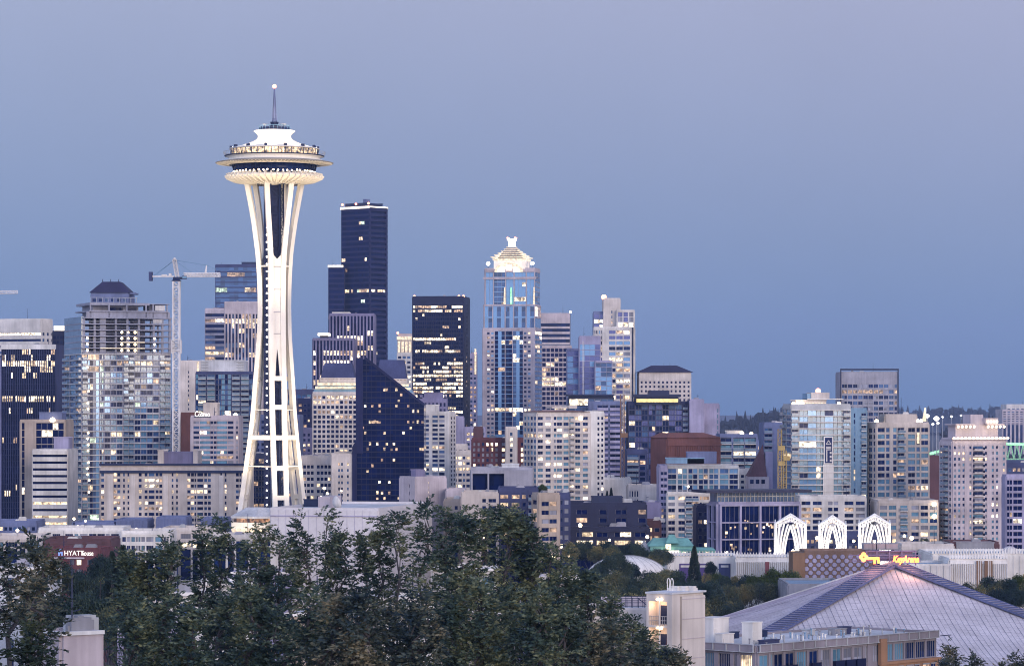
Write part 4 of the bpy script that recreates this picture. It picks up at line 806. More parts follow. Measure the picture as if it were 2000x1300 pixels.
# ---------------------------------------------------------------- the needle tower
def needle():
    Y = 1200; K = S(1, Y); cx = X(536, Y)
    t = empty('observation_tower', 'tall white three-legged observation tower with a saucer top and thin spire', 'tower', (cx, Y, 0))
    z = lambda py: Z(py, Y)
    def part(name, mb, mats): return mb.obj(name, mats, t)
    # ---- legs: hour-glass paths
    PY = [1163, 1080, 985, 918, 858, 800, 742, 690, 650, 600, 550, 500, 470, 430, 390, 352]
    RR = [92, 78, 64, 54, 45, 38, 33.5, 28.5, 25.5, 24, 24.8, 28, 31, 35.5, 42, 49]
    SS = [12, 11.8, 11.5, 11.5, 11.6, 11.8, 12, 12, 12, 12, 12.2, 13, 15, 18.5, 22, 25]
    def at(py, side, ang):
        r = np.interp(-py, [-p for p in PY], RR) * K; s_ = np.interp(-py, [-p for p in PY], SS) * K * side; a = R(ang)
        rad = Vector((math.sin(a), -math.cos(a), 0)); tan = Vector((math.cos(a), math.sin(a), 0)); return rad * r + tan * s_ + Vector((0, 0, z(py))), rad, tan
    for ang in (15, 135, -105):
        lg = MB(); ps = PY
        for side in (-1, 1):
            n0 = len(lg.v); fine = np.linspace(1163, 352, 40)
            for py in fine:
                c, rad, tan = at(py, side, ang); w_ = 1.75 if py > 690 else 1.75; dp = 1.7
                for i, j in ((-1, -1), (1, -1), (1, 1), (-1, 1)): lg.v.append(tuple(c + tan * (w_ / 2 * i) + rad * (dp / 2 * j)))
            for k in range(len(fine) - 1):
                for i in range(4):
                    a, b_ = n0 + k * 4 + i, n0 + k * 4 + (i + 1) % 4; lg.f.append((a, b_, b_ + 4, a + 4)); lg.m.append(0); lg.sm.append(False)
        leg = part('leg', lg, 'needlewhite')
        # web plate joining the beams between the two forks, with a pointed slot below and a U above
        wb = MB(); fine = list(np.linspace(742, 492, 34)); n0 = 0
        for sgn in (-1, 1):
            rows = []
            for py in fine:
                c0, rad, tan = at(py, 0, ang); s_ = np.interp(-py, [-p for p in PY], SS) * K - .8
                gap = 0
                if py > 685: gap = min(s_, ((py - 685) / 57) ** .6 * s_ * .62)
                if py < 506: gap = s_ * .95 * math.sqrt(max(0, 1 - ((py - 492) / 14) ** 2))
                rows.append((c0 + tan * (sgn * gap) + rad * .2, c0 + tan * (sgn * s_) + rad * .2, c0 + tan * (sgn * gap) - rad * .5, c0 + tan * (sgn * s_) - rad * .5))
            for a, b_ in zip(rows, rows[1:]):
                wb.face([a[0], a[1], b_[1], b_[0]]); wb.face([a[2], b_[2], b_[3], a[3]]); wb.face([a[0], b_[0], b_[2], a[2]])
        for py in (652, 610, 566, 522):     # plate joints
            c0, rad, tan = at(py, 0, ang); wb.bar(c0 + tan * -1.3 + rad * .24, c0 + tan * 1.3 + rad * .24, .22, .22, (0, 0, 1), mi=1)
        o = wb.obj('web_plate', ['needlewhite', 'concrete'], leg)
        cb = MB()
        for py in (739, 795, 854, 913, 970):
            a, rad, tan = at(py, -1, ang); b_, _, _ = at(py, 1, ang); cb.bar(a, b_, S(9, Y), 1.6, (0, 0, 1))
        cb.obj('cross_beam', 'needlewhite', leg)
    # ring beams tying the legs to the core
    rg = MB()
    for py, th in ((854, 1.7), (520, .6), (800, .35), (910, .35)):
        pts = []
        for ang in (15, 135, -105):
            for side in (-1, 1): pts.append(at(py, side, ang)[0])
        for i in (1, 3, 5): rg.bar(pts[i], pts[(i + 1) % 6], th, th, (0, 0, 1))
    part('ring_beam', rg, 'needlewhite')
    # ---- core
    co = MB(); r = 17.5 * K
    pts = [(r * math.cos(R(60 * i + 10)), r * math.sin(R(60 * i + 10))) for i in range(6)]
    for x, y in pts: co.tube((x, y, 0), (x, y, z(352)), .32, k=4)
    zs = np.arange(4, z(354), 3.1)
    for k, zz in enumerate(zs):
        for i in range(6):
            (xa, ya), (xb, yb) = pts[i], pts[(i + 1) % 6]; co.tube((xa, ya, zz), (xb, yb, zz), .14, k=4, cap=False)
            if k % 2 == 0 and zz + 3.1 < z(356): co.tube((xa, ya, zz), (xb, yb, zz + 3.1), .13, k=4, cap=False)
            elif zz + 3.1 < z(356): co.tube((xb, yb, zz), (xa, ya, zz + 3.1), .13, k=4, cap=False)
    part('core_lattice', co, 'darksteel')
    sh = MB(); sh.box(-1.6, 1.6, -1.3, 1.6, 0, z(352)); sh.box(-2.5, -1.61, -.6, .8, 0, z(352)); sh.box(1.61, 2.5, -.6, .8, 0, z(352))
    for x in (-2.1, 2.0): sh.box(x, x + .25, -1.0, -.61, 0, z(352), 1)
    sh.box(X(516, Y) - cx, X(527, Y) - cx, -2.2, -1.4, 0, z(352))  # added dark panel, makes the dark column beside the left leg
    part('shaft_and_dark_panel', sh, ['black', 'brown'])
    for k, py in enumerate(np.arange(985, 358, -14.2)):
        b = MB(); b.ball((X(522.5, Y) - cx, -3.4, z(py)), .29, k=6); b.tube((X(522.5, Y) - cx, -3.2, z(py)), (X(525, Y) - cx, -2.2, z(py)), .08, k=4, mi=1); b.obj('lamp', ['bulbpale', 'darksteel'], t)
    # ---- skyline level pavilion
    pv = MB(); zz = z(1163); a0 = R(12)
    def rot(x, y): return (x * math.cos(a0) - y * math.sin(a0), x * math.sin(a0) + y * math.cos(a0))
    def ngon(rx, n=6, off=0, sx_=0, sy=0): return [(sx_ + rx * math.cos(2 * math.pi * i / n + off), sy + rx * math.sin(2 * math.pi * i / n + off)) for i in range(n)]
    P0 = (X(510, Y) - cx, -2)
    hexo = lambda r_: ngon(r_, 6, R(25), *P0)
    pv.prism(hexo(6.4), z(1068), z(1030), 0, top=hexo(11.2)); pv.prism(hexo(11.2), z(1030) + .01, z(1018), 0); part('pavilion_soffit', pv, 'needlewhite')
    g = MB(); g.prism(hexo(10.3), z(1018) + .01, z(1010) - .01, 0); part('pavilion_glass', g, 'roomdim'); g = MB(); g.prism(hexo(11.4), z(1010), z(1006), 0); g.prism(hexo(11.4), z(1006) + .01, z(990), 0, top=hexo(5.5)); part('pavilion_roof', g, 'roofwhite')
    q = MB(); q.prism(hexo(5.8), 0, z(1068) - .01); part('pavilion_base', q, 'offwhite')
    rb_ = MB()
    for i in range(6):
        (xa, ya), (xb, yb) = hexo(11.3)[i], hexo(11.3)[(i + 1) % 6]; (xc_, yc), (xd, yd) = hexo(6.5)[i], hexo(6.5)[(i + 1) % 6]
        for f in (.0, .2, .4, .6, .8): rb_.bar((xa + (xb - xa) * f, ya + (yb - ya) * f, z(1030)), (xc_ + (xd - xc_) * f, yc + (yd - yc) * f, z(1067)), .3, .7, ((xb - xa), (yb - ya), 0))
    part('pavilion_rib', rb_, 'needlewhite')
    # ---- the saucer
    def L(prof, name, mat, k=96, smooth=True): m = MB(); m.lathe([(r_ * K, z(p)) for r_, p in prof], k, 0, smooth=smooth); return part(name, m, mat)
    L([(6, 362), (30, 358), (52, 357), (78, 352), (92, 347), (93.5, 344.5)], 'lower_saucer', 'needlewhite')
    L([(93.4, 344.4), (90, 342.5), (80, 341.5), (70, 341)], 'lower_ledge', 'needlewhite')
    fn = MB(); nf = 48      # ribs under the lower saucer
    for i in range(nf):
        a = 2 * math.pi * i / nf; c_, s_ = math.cos(a), math.sin(a); side = (-s_, c_, 0)
        for (r1, p1), (r2, p2) in (((50, 357.5), (78, 353)), ((78, 353), (93, 346.5)), ((93, 346.5), (94, 343)), ((94, 343), (81, 340.5))): fn.bar((r1 * K * c_, r1 * K * s_, z(p1) - .1), (r2 * K * c_, r2 * K * s_, z(p2) - .1), .42, 1.3, side)
    part('lower_rib', fn, 'needlewhite')
    L([(78, 341), (82.5, 323)], 'restaurant_glass', 'D')
    mu = MB()
    for i in range(48):
        a = 2 * math.pi * i / 48; mu.tube((78.3 * K * math.cos(a), 78.3 * K * math.sin(a), z(341)), (82.8 * K * math.cos(a), 82.8 * K * math.sin(a), z(323)), .09, k=4)
    part('mullion', mu, 'darksteel')
    rs = random.Random(3)
    for i in range(26):
        a = R(-178 + i * 6.9 + rs.uniform(-1.5, 1.5)); b = MB(); b.ball((79.6 * K * math.cos(a), 79.6 * K * math.sin(a), z(337 + rs.uniform(-1, .6))), .30, k=6); b.obj('lamp', 'bulb', t)
    L([(83, 322.9), (92, 321.8), (96, 320)], 'soffit_ring', 'needlewhite')
    L([(88, 321.6), (104, 320.6), (115, 319.2), (115.3, 318.4), (112, 317.6), (98, 315), (88, 313.5)], 'halo', 'halometal')
    h = MB()
    for i in range(96):
        a = 2 * math.pi * i / 96; c_, s_ = math.cos(a), math.sin(a); h.bar((88 * K * c_, 88 * K * s_, z(321.6) - .05), (113 * K * c_, 113 * K * s_, z(319.6) - .05), .16, .3, (-s_, c_, 0))
    part('halo_fin', h, 'needlewhite')
    L([(97, 316), (95, 313.4), (89, 312.6), (89, 308), (96, 306.5)], 'deck_fascia', 'needlewhite')
    L([(96, 306.4), (97.5, 305.6), (97.5, 304.5), (84, 304.3)], 'deck_floor', 'darksteel')
    ra = MB(); nn = 72
    for i in range(nn):
        a = 2 * math.pi * i / nn; a2 = 2 * math.pi * (i + 1) / nn; p = (97 * K * math.cos(a), 97 * K * math.sin(a), z(304.5)); p2 = (99.5 * K * math.cos(a), 99.5 * K * math.sin(a), z(297.5)); p3 = (99.5 * K * math.cos(a2), 99.5 * K * math.sin(a2), z(297.5)); ra.tube(p, p2, .07, k=4); ra.tube(p2, p3, .06, k=4, cap=False)
    part('deck_railing', ra, 'steel')
    L([(84, 304.2), (84.5, 293)], 'deck_glass', 'deckglow')
    pe = MB()
    for i in range(40):
        a = 2 * math.pi * i / 40; pe.tube((84.9 * K * math.cos(a), 84.9 * K * math.sin(a), z(304)), (86 * K * math.cos(a), 86 * K * math.sin(a), z(293)), .16, k=4)
    part('deck_post', pe, 'darksteel')
    L([(86, 293), (88, 292), (88, 290.8), (80, 289), (66, 285.5), (52, 281), (42, 277), (35, 273), (32, 268), (32.5, 264), (36, 260), (40, 257.5), (40.5, 256), (38, 255)], 'hat', 'needlewhite')
    for i in range(14): a = 2 * math.pi * i / 14 + .1; b = MB(); b.box(-.5, .5, -.5, .5, 0, .9); b.box(-.3, .3, -.55, -.5, .2, .7, 1); b.obj('floodlight', ['darksteel', 'bulbpale'], t, Matrix.Translation((84.5 * K * math.cos(a), 84.5 * K * math.sin(a), z(290.6))) @ Matrix.Rotation(a - R(90), 4, 'Z'))
    L([(30, 255), (30, 249), (27, 248.9)], 'crown_drum', 'darksteel', 40, False)
    cr = MB()
    for i in range(24):
        a = 2 * math.pi * i / 24; cr.tube((30.2 * K * math.cos(a), 30.2 * K * math.sin(a), z(255)), (30.2 * K * math.cos(a), 30.2 * K * math.sin(a), z(246)), .1, k=4)
        a2 = 2 * math.pi * (i + 1) / 24; cr.tube((30.2 * K * math.cos(a), 30.2 * K * math.sin(a), z(246)), (30.2 * K * math.cos(a2), 30.2 * K * math.sin(a2), z(246)), .1, k=4, cap=False)
    part('crown_railing', cr, 'bluepanel')
    L([(10, 249), (10, 246), (7.5, 245.9), (7.5, 240), (8.5, 239.8), (8.5, 238.5), (5, 238.4)], 'spire_base', 'darksteel', 24, False)
    for dx in (-18, 14, 19): q = MB(); q.lathe([(.2, z(248)), (.3, z(245)), (1.1, z(243))], 10, 0, (dx * K, -1)); part('dish', q, 'offwhite')
    sp = MB()
    for i in range(3):
        a = 2 * math.pi * i / 3 + .5; sp.tube((4.6 * K * math.cos(a), 4.6 * K * math.sin(a), z(239)), (.6 * K * math.cos(a), .6 * K * math.sin(a), z(172)), .24, .12, k=5)
    for k in range(22):
        f = k / 22; r_ = (4.6 * (1 - f) + .6 * f) * K; zz = z(239 - 67 * f)
        for i in range(3): a = 2 * math.pi * i / 3 + .5; a2 = 2 * math.pi * (i + 1) / 3 + .5; sp.tube((r_ * math.cos(a), r_ * math.sin(a), zz), (r_ * math.cos(a2), r_ * math.sin(a2), zz + 1.2), .08, k=4, cap=False)
    sp.tube((0, 0, z(239)), (0, 0, z(168)), .35, .12, k=6); part('spire', sp, 'greyblue')
    b = MB(); b.ball((0, 0, z(169)), .75); part('beacon', b, 'bulbred')
    # floodlights round the foot and on the roof rim
    def lamp(name, loc, tgt, watts, size, blend=.6, col=(1, .80, .55), rad=1.5):
        ld = bpy.data.lights.new(name, 'SPOT'); ld.energy = watts; ld.spot_size = R(size); ld.spot_blend = blend; ld.color = col; ld.shadow_soft_size = rad
        o = bpy.data.objects.new(name, ld); COL.objects.link(o); o.parent = t; o.location = loc; o.rotation_euler = (Vector(tgt) - Vector(loc)).to_track_quat('-Z', 'Y').to_euler()
    for x, y, tz, w_ in ((-38, -46, 50, 1.7e5), (20, -52, 40, 1.35e5), (50, -18, 45, 1.6e5), (-40, 14, 70, .6e5)): lamp('floodlight_beam', (x, y, 26), (0, 0, tz + 20), w_, 42)
    for x, y, w_ in ((-34, -52, 4.2e5), (30, -54, 3.6e5)): lamp('floodlight_beam', (x, y, 40), (0, 0, 146), w_, 26)
    lamp('floodlight_beam', (P0[0] - 8, -24, 17), (P0[0], P0[1], 24), 1.6e4, 70)
    for a in (-160, -125, -90, -55, -20): lamp('roof_beam', (98 * K * math.cos(R(a)), 98 * K * math.sin(R(a)), z(280)), (0, 0, z(268)), 9000, 80, rad=.5)
lit('deckglow', (1, .70, .42), 1.0, .95, 1.2); lit('roomdim', (1, .5, .25), .35, .9, .8); paint('halometal', (.34, .31, .27), rough=.5)
needle()

# ---------------------------------------------------------------- cranes
def lattice(b, p, q, wd, n, r=.12, rd=.07, up=(0, 1, 0), tri=False):
    p, q = Vector(p), Vector(q); d = (q - p).normalized(); u = Vector(up); u = (u - d * u.dot(d)).normalized(); v = d.cross(u)
    cs = [u * (-wd / 2) + v * (-wd / 2), u * (wd / 2) + v * (-wd / 2), u * (wd / 2) + v * (wd / 2), u * (-wd / 2) + v * (wd / 2)] if not tri else [u * (-wd / 2), u * (wd / 2), v * wd * .9]
    for c in cs: b.tube(p + c, q + c, r, k=4)
    m = len(cs)
    for k in range(n):
        a, e = p + (q - p) * k / n, p + (q - p) * (k + 1) / n
        for i in range(m):
            c1, c2 = cs[i], cs[(i + 1) % m]
            if k % 2: c1, c2 = c2, c1
            b.tube(a + c1, e + c2, rd, k=4, cap=False); b.tube(e + c1, e + c2, rd, k=4, cap=False)
def crane():
    Y = 1380; K = S(1, Y); x0 = X(344.5, Y); t = empty('tower_crane', 'white lattice tower crane with its jib reaching right, beside the unfinished condo tower', 'crane', (x0, Y, 0))
    z = lambda py: Z(py, Y); x = lambda px: X(px, Y) - x0
    b = MB(); lattice(b, (0, 0, 0), (0, 0, z(549)), 2.6, 50, .36, .17); b.obj('mast', 'cranewhite', t)
    b = MB(); lattice(b, (0, 0, z(690)), (0, 0, z(664)), 3.7, 4, .24, .13); b.obj('climbing_frame', 'cranewhite', t)
    b = MB(); b.prism([(-1.9, -1.9), (1.9, -1.9), (1.9, 1.9), (-1.9, 1.9)], z(549), z(545), 0, top=[(-1.2, -1.2), (1.2, -1.2), (1.2, 1.2), (-1.2, 1.2)]); b.box(-1.3, 2.4, -1.3, 1.3, z(545) + .01, z(541)); b.obj('slewing_unit', 'darksteel', t)
    b = MB(); b.box(2.5, 4.4, -2.2, -.4, z(545), z(539)); b.box(2.6, 4.45, -2.25, -2.2, z(543.5), z(540), 1); b.obj('cab', ['darksteel', 'T'], t)
    b = MB(); lattice(b, (.4, 0, z(541)), (-.8, 0, z(507)), 1.4, 9, .2, .1); b.ball((-.8, 0, z(506)), .7); b.obj('tower_head', 'cranewhite', t)
    b = MB(); lattice(b, (3, 0, z(540.5)), (x(430), 0, z(540.5)), 1.7, 26, .2, .11, tri=True); b.tube((x(402), 0, z(538)), (x(403.5), 0, z(518)), .25, k=5); b.tube((x(399), 0, z(538)), (x(403.5), 0, z(518)), .2, k=5); b.obj('jib', 'cranewhite', t)
    b = MB(); b.box(x(297), -1, -.9, .9, z(541), z(538.6)); b.box(x(316), x(326), -1, 1, z(538.5), z(536)); b.box(x(330), x(335), -1, 1, z(538.5), z(534)); b.obj('counter_jib', 'cranewhite', t)
    b = MB(); b.box(x(291), x(298), -1.2, 1.2, z(548.5), z(531)); b.obj('counterweight', 'slate', t)
    b = MB(); A = (-.8, 0, z(508))
    for e in ((x(300), 0, z(538)), (x(303), 0, z(538)), (x(381), 0, z(537)), (x(403.5), 0, z(518))): b.tube(A, e, .10, k=4)
    b.tube((x(403.5), 0, z(518)), (x(421), 0, z(525)), .1, k=4); b.tube((x(421), 0, z(525)), (x(424), 0, z(538)), .1, k=4); b.tube((x(353), 0, z(543)), (x(353), 0, z(566)), .05, k=4); b.obj('cable', 'bluepanel', t)
crane()
def crane2():
    Y = 1700; x0 = X(-48, Y); t = empty('tower_crane', 'pink-white crane jib poking in at the left edge above the roofs', 'crane', (x0, Y, 0)); z = lambda py: Z(py, Y)
    b = MB(); lattice(b, (0, 0, 0), (0, 0, z(580)), 2.2, 40, .2, .1); b.obj('mast', 'cranewhite', t)
    b = MB(); lattice(b, (-12, 0, z(575)), (X(34, Y) - x0, 0, z(573)), 1.6, 18, .16, .1, tri=True); b.ball((X(33, Y) - x0, 0, z(568)), .4); b.obj('jib', 'cranewhite', t)
crane2()
def hoist(label, px, yt, yb, Y, mat, wd, name='construction_hoist', cat='hoist', cabs=()):
    t = empty(name, label, cat, (X(px, Y), Y, 0)); b = MB(); lattice(b, (0, 0, 0), (0, 0, Z(yt, Y)), wd, 30, .15, .08); b.obj('mast', mat, t)
    for py in cabs: b = MB(); b.box(-wd * .5, wd * 1.4, -wd * .9, -wd * .55, Z(py + 9, Y), Z(py, Y)); b.obj('cage', mat, t)
paint('hoistorange', (.30, .17, .10))
hoist('rusty orange construction mast rising beside the purple balcony tower', 1215.5, 770, 960, 1330, 'hoistorange', 1.5, cabs=(845,))
hoist('yellow construction hoist mast left of the blue banner tower', 1523, 838, 955, 1195, 'yellow', 1.3, cabs=(900, 870))
hoist('second shorter yellow hoist mast close to the banner tower wall', 1533, 880, 955, 1185, 'yellow', 1.2, cabs=(890,))

# ---------------------------------------------------------------- the white gothic arches
def arches():
    Y = 1000; K = S(1, Y)
    def build(t, W, H):
        z0 = 0; hw = W / 2
        def side(b, fn, flat=0):
            # pairs of slender ribs which lean in to the point
            for k, (f, tp, ln) in enumerate(((.42, .905, 1.0), (.57, .915, .72), (.72, .925, .45), (.86, .925, .2), (.97, .92, .04))):
                for sg in (-1, 1):
                    x0 = hw * f; top = H * tp; pts = []
                    for i in range(25):
                        s_ = i / 24; zz = top * s_; lean = max(0, (s_ - .64) / .36); xx = x0 * (1 - lean ** 2.2 * ln); pts.append((sg * xx, zz))
                    for (xa, za), (xb, zb) in zip(pts, pts[1:]): b.tube(fn(xa, za), fn(xb, zb), .30, .29, k=5, cap=False)
            # gable with lattice
            ap = H * (.935 if flat else .985); ev = H * .918
            for sg in (-1, 1):
                b.tube(fn(sg * hw, ev), fn(0, ap), .24, k=5)
                for i in range(5):
                    f0 = i / 5; xa = sg * hw * (1 - f0); za = ev + (ap - ev) * f0; xb = sg * hw * (1 - f0) * .8 - sg * .2; zb = za - H * .03 - .2
                    b.tube(fn(xa, za), fn(xb, zb), .13, k=4, cap=False); b.tube(fn(xb, zb), fn(sg * hw * max(0, .8 - f0), ev + (ap - ev) * min(1, f0 + .2)), .13, k=4, cap=False)
                b.tube(fn(sg * hw * .74, H * .915), fn(0, H * .95), .18, k=4, cap=False)
        for sd_ in range(4):
            a = R(90 * sd_); ca, sa = math.cos(a), math.sin(a)
            fn = lambda u, zz, ca=ca, sa=sa: (u * ca + hw * sa, u * sa - hw * ca, zz)
            b = MB(); side(b, fn, sd_ % 2); b.obj('arch_side', 'archwhite', t)
        b = MB()
        for sx_ in (-1, 1):
            for sy in (-1, 1):
                b.tube((sx_ * hw, sy * hw, H * .918), (0, 0, H * 1.0), .22, k=4)
        for i in range(6):
            for j in range(6):
                if (i + j) % 2: continue
                x, y = hw * (-1 + i / 3), hw * (-1 + j / 3)
                f = lambda x, y: H * 1.0 - (abs(x) / hw) * H * .08
                b.tube((x, y, f(x, y)), (x + hw / 3, y, f(x + hw / 3, y)), .14, k=4, cap=False); b.tube((x, y, f(x, y)), (x, y + hw / 3, f(x, y + hw / 3)), .14, k=4, cap=False); b.tube((x, y, f(x, y)), (x + hw / 3, y + hw / 3, f(x + hw / 3, y + hw / 3)), .12, k=4, cap=False)
        b.obj('lattice_roof', 'archwhite', t)
    for px, wd, label in ((1544, 66, 'leftmost of the three floodlit white gothic lattice arches'), (1626, 59, 'middle white gothic lattice arch, between its two neighbours'), (1708, 66, 'rightmost white gothic lattice arch, above the neon key')):
        Yk = Y + (26 if px == 1626 else 0); t = empty('lattice_arch', label, 'arch', (X(px, Yk), Yk, 0), R(-5.5), 'white lattice arches'); build(t, wd / 6.5 * .90, Z(1003 if px != 1626 else 1006, Yk))
        for x, y, z_, tz, e in ((0, -7, 9, 27, 6000), (-9, -16, 12, 26, 17000), (9, -16, 12, 26, 17000), (0, 0, 12, 34, 5000)):
            ld = bpy.data.lights.new('floodlight_beam', 'SPOT'); ld.energy = e; ld.spot_size = R(75); ld.color = (1, .90, .76); ld.shadow_soft_size = .6
            o = bpy.data.objects.new('floodlight_beam', ld); COL.objects.link(o); o.parent = t; o.location = (x, y, z_); o.rotation_euler = (Vector((0, .01, tz)) - Vector((x, y, z_))).to_track_quat('-Z', 'Y').to_euler()
arches()

# ---------------------------------------------------------------- the arena
def text(name, s, size, mat, parent, M, shear=0, depth=.1, bold=0, sx_=1):
    cu = bpy.data.curves.new(name, 'FONT'); cu.body = s; cu.size = size; cu.shear = shear; cu.extrude = depth; cu.offset = bold; cu.align_x = 'LEFT'; cu.resolution_u = 3
    o = bpy.data.objects.new(name, cu); COL.objects.link(o); bpy.context.view_layer.update()
    me = bpy.data.meshes.new_from_object(o.evaluated_get(bpy.context.evaluated_depsgraph_get())); bpy.data.objects.remove(o)
    me.materials.clear(); me.materials.append(MATS[mat]); q = bpy.data.objects.new(name, me); COL.objects.link(q); q.parent = parent; q.matrix_basis = M @ Matrix.Rotation(R(90), 4, 'X') @ Matrix.Diagonal((sx_, 1, 1, 1)); return q
def arena():
    Y0 = 800; ax = X(1742, Y0); za = Z(1098, Y0); t = empty('arena', 'large arena with a pale tiled pyramid roof and dark ridge bands, lower right', 'arena', (ax, Y0, 0))
    A, B, C = Vector((-54, -62)), Vector((62, -52)), Vector((-62, 50)); Dd = Vector((54, 62)); zc = 6.0
    def P(p, q, u, v):
        """hypar quadrant: u along ridge p, v along ridge q, from the apex"""
        xy = p * u + q * v; m = max(u, v); lo = min(u, v); h = za - (za - zc) * (u + v) * 1.0 + (za - zc) * u * v * 1.12
        return Vector((xy.x, xy.y, h))
    def quad(p, q, name='roof_panel'):
        b = MB(); n = 12
        for i in range(n + 1):
            for j in range(n + 1): b.v.append(tuple(P(p, q, i / n, j / n)))
        for i in range(n):
            for j in range(n): k = i * (n + 1) + j; b.f.append((k, k + 1, k + n + 2, k + n + 1)); b.m.append(0); b.sm.append(True)
        o = b.obj(name, 'arenatile', t)
        s_ = MB(); N = 46; up = Vector((0, 0, .05))
        for i in range(N):
            u0 = i / N
            for sw in (0, 1):
                prev = None; m = max(2, int(10 * (1 - u0)))
                for j in range(m + 1):
                    t_ = (1 - u0) * j / m; c = (P(p, q, u0 + t_, t_) if sw else P(p, q, t_, u0 + t_)) + up
                    if prev is not None: s_.tube(prev, c, .035 if i % 3 else .06, k=3, cap=False)
                    prev = c
        for j in range(3, 30):
            k_ = j / 16
            a0, a1 = max(0, k_ - 1), min(1, k_); prev = None
            for i in range(9):
                u = a0 + (a1 - a0) * i / 8; c = P(p, q, u, k_ - u) + up
                if prev is not None: s_.tube(prev, c, .022, k=3, cap=False)
                prev = c
        s_.obj('seam', 'seam', o)
    # the corner where four quadrants meet lies low in the middle of each side
    quad(A, B); quad(C, A); quad(B, Dd); quad(Dd, C)
    def ridge_(p, wd=5.6):
        b = MB(); d = Vector((p.x, p.y, 0)).normalized(); sd_ = Vector((-d.y, d.x, 0)); n = 16
        pts = [(Vector((p.x * f, p.y * f, za - (za - zc) * f))) for f in np.linspace(.03, 1.0, n)]
        for a, c in zip(pts, pts[1:]):
            b.face([a - sd_ * wd / 2 + Vector((0, 0, .25)), a + sd_ * wd / 2 + Vector((0, 0, .25)), c + sd_ * wd / 2 + Vector((0, 0, .25)), c - sd_ * wd / 2 + Vector((0, 0, .25))])
            b.bar(a + sd_ * wd / 2 + Vector((0, 0, .2)), c + sd_ * wd / 2 + Vector((0, 0, .2)), .25, .5, sd_); b.bar(a - sd_ * wd / 2 + Vector((0, 0, .2)), c - sd_ * wd / 2 + Vector((0, 0, .2)), .25, .5, sd_)
        for k in range(58): f = .04 + .95 * k / 58; c = Vector((p.x * f, p.y * f, za - (za - zc) * f + .36)); b.bar(c - sd_ * wd * .47, c + sd_ * wd * .47, .3, .12, d, mi=1)
        b.obj('ridge_band', ['ridge', 'seam'], t)
    ridge_(A); ridge_(B); ridge_(Dd)
    b = MB(); d = Vector((C.x, C.y, 0)).normalized(); sd_ = Vector((-d.y, d.x, 0)); b.bar((0, 0, za), (C.x, C.y, zc), .7, .7, sd_); b.obj('ridge_edge', 'white', t)
    # concrete abutments and rim walls
    b = MB()
    for p in (A, B, C, Dd): b.prism([(p.x - 3, p.y - 3), (p.x + 3, p.y - 3), (p.x + 3, p.y + 3), (p.x - 3, p.y + 3)], 0, zc - .3)
    b.obj('abutment', 'concrete', t)
    # the raised apex platform with its gable and mechanical boxes
    b = MB(); b.prism([(-2.6, -3.5), (2.6, -3.5), (5, 2), (-5, 2)], za - 3, za - .9); b.face([(-2.9, -3.7, za - 1.6), (2.9, -3.7, za - 1.6), (0, -3.7, za + .5)]); b.obj('apex_gable', 'mauve', t)
    b = MB(); x = lambda px, Yk=Y0: X(px, Yk) - ax; zz = lambda py: Z(py, Y0)
    b.box(x(1692), x(1790), 2, 3, zz(1078), zz(1075)); b.box(x(1700), x(1785), 3, 3.3, zz(1096), zz(1078))
    for px in (1693, 1713, 1738, 1762, 1789): b.box(x(px), x(px) + .25, 1.5, 1.9, zz(1104), zz(1075))
    for py in (1085, 1090, 1096): b.box(x(1660), x(1800), 1.7, 1.9, zz(py), zz(py) + .2)
    b.obj('sign_gantry', 'mauve', t)
    for x0, x1 in ((1690, 1706), (1707, 1714), (1716, 1732), (1733, 1757)): b = MB(); b.box(x(x0), x(x1), 3.5, 8, zz(1074), zz(1062)); b.box(x(x0) + .3, x(x1) - .3, 3.4, 3.5, zz(1073), zz(1063.5)); b.obj('roof_unit', 'roofgrey', t)
    return t, ax, Y0
AR, ARX, ARY = arena()
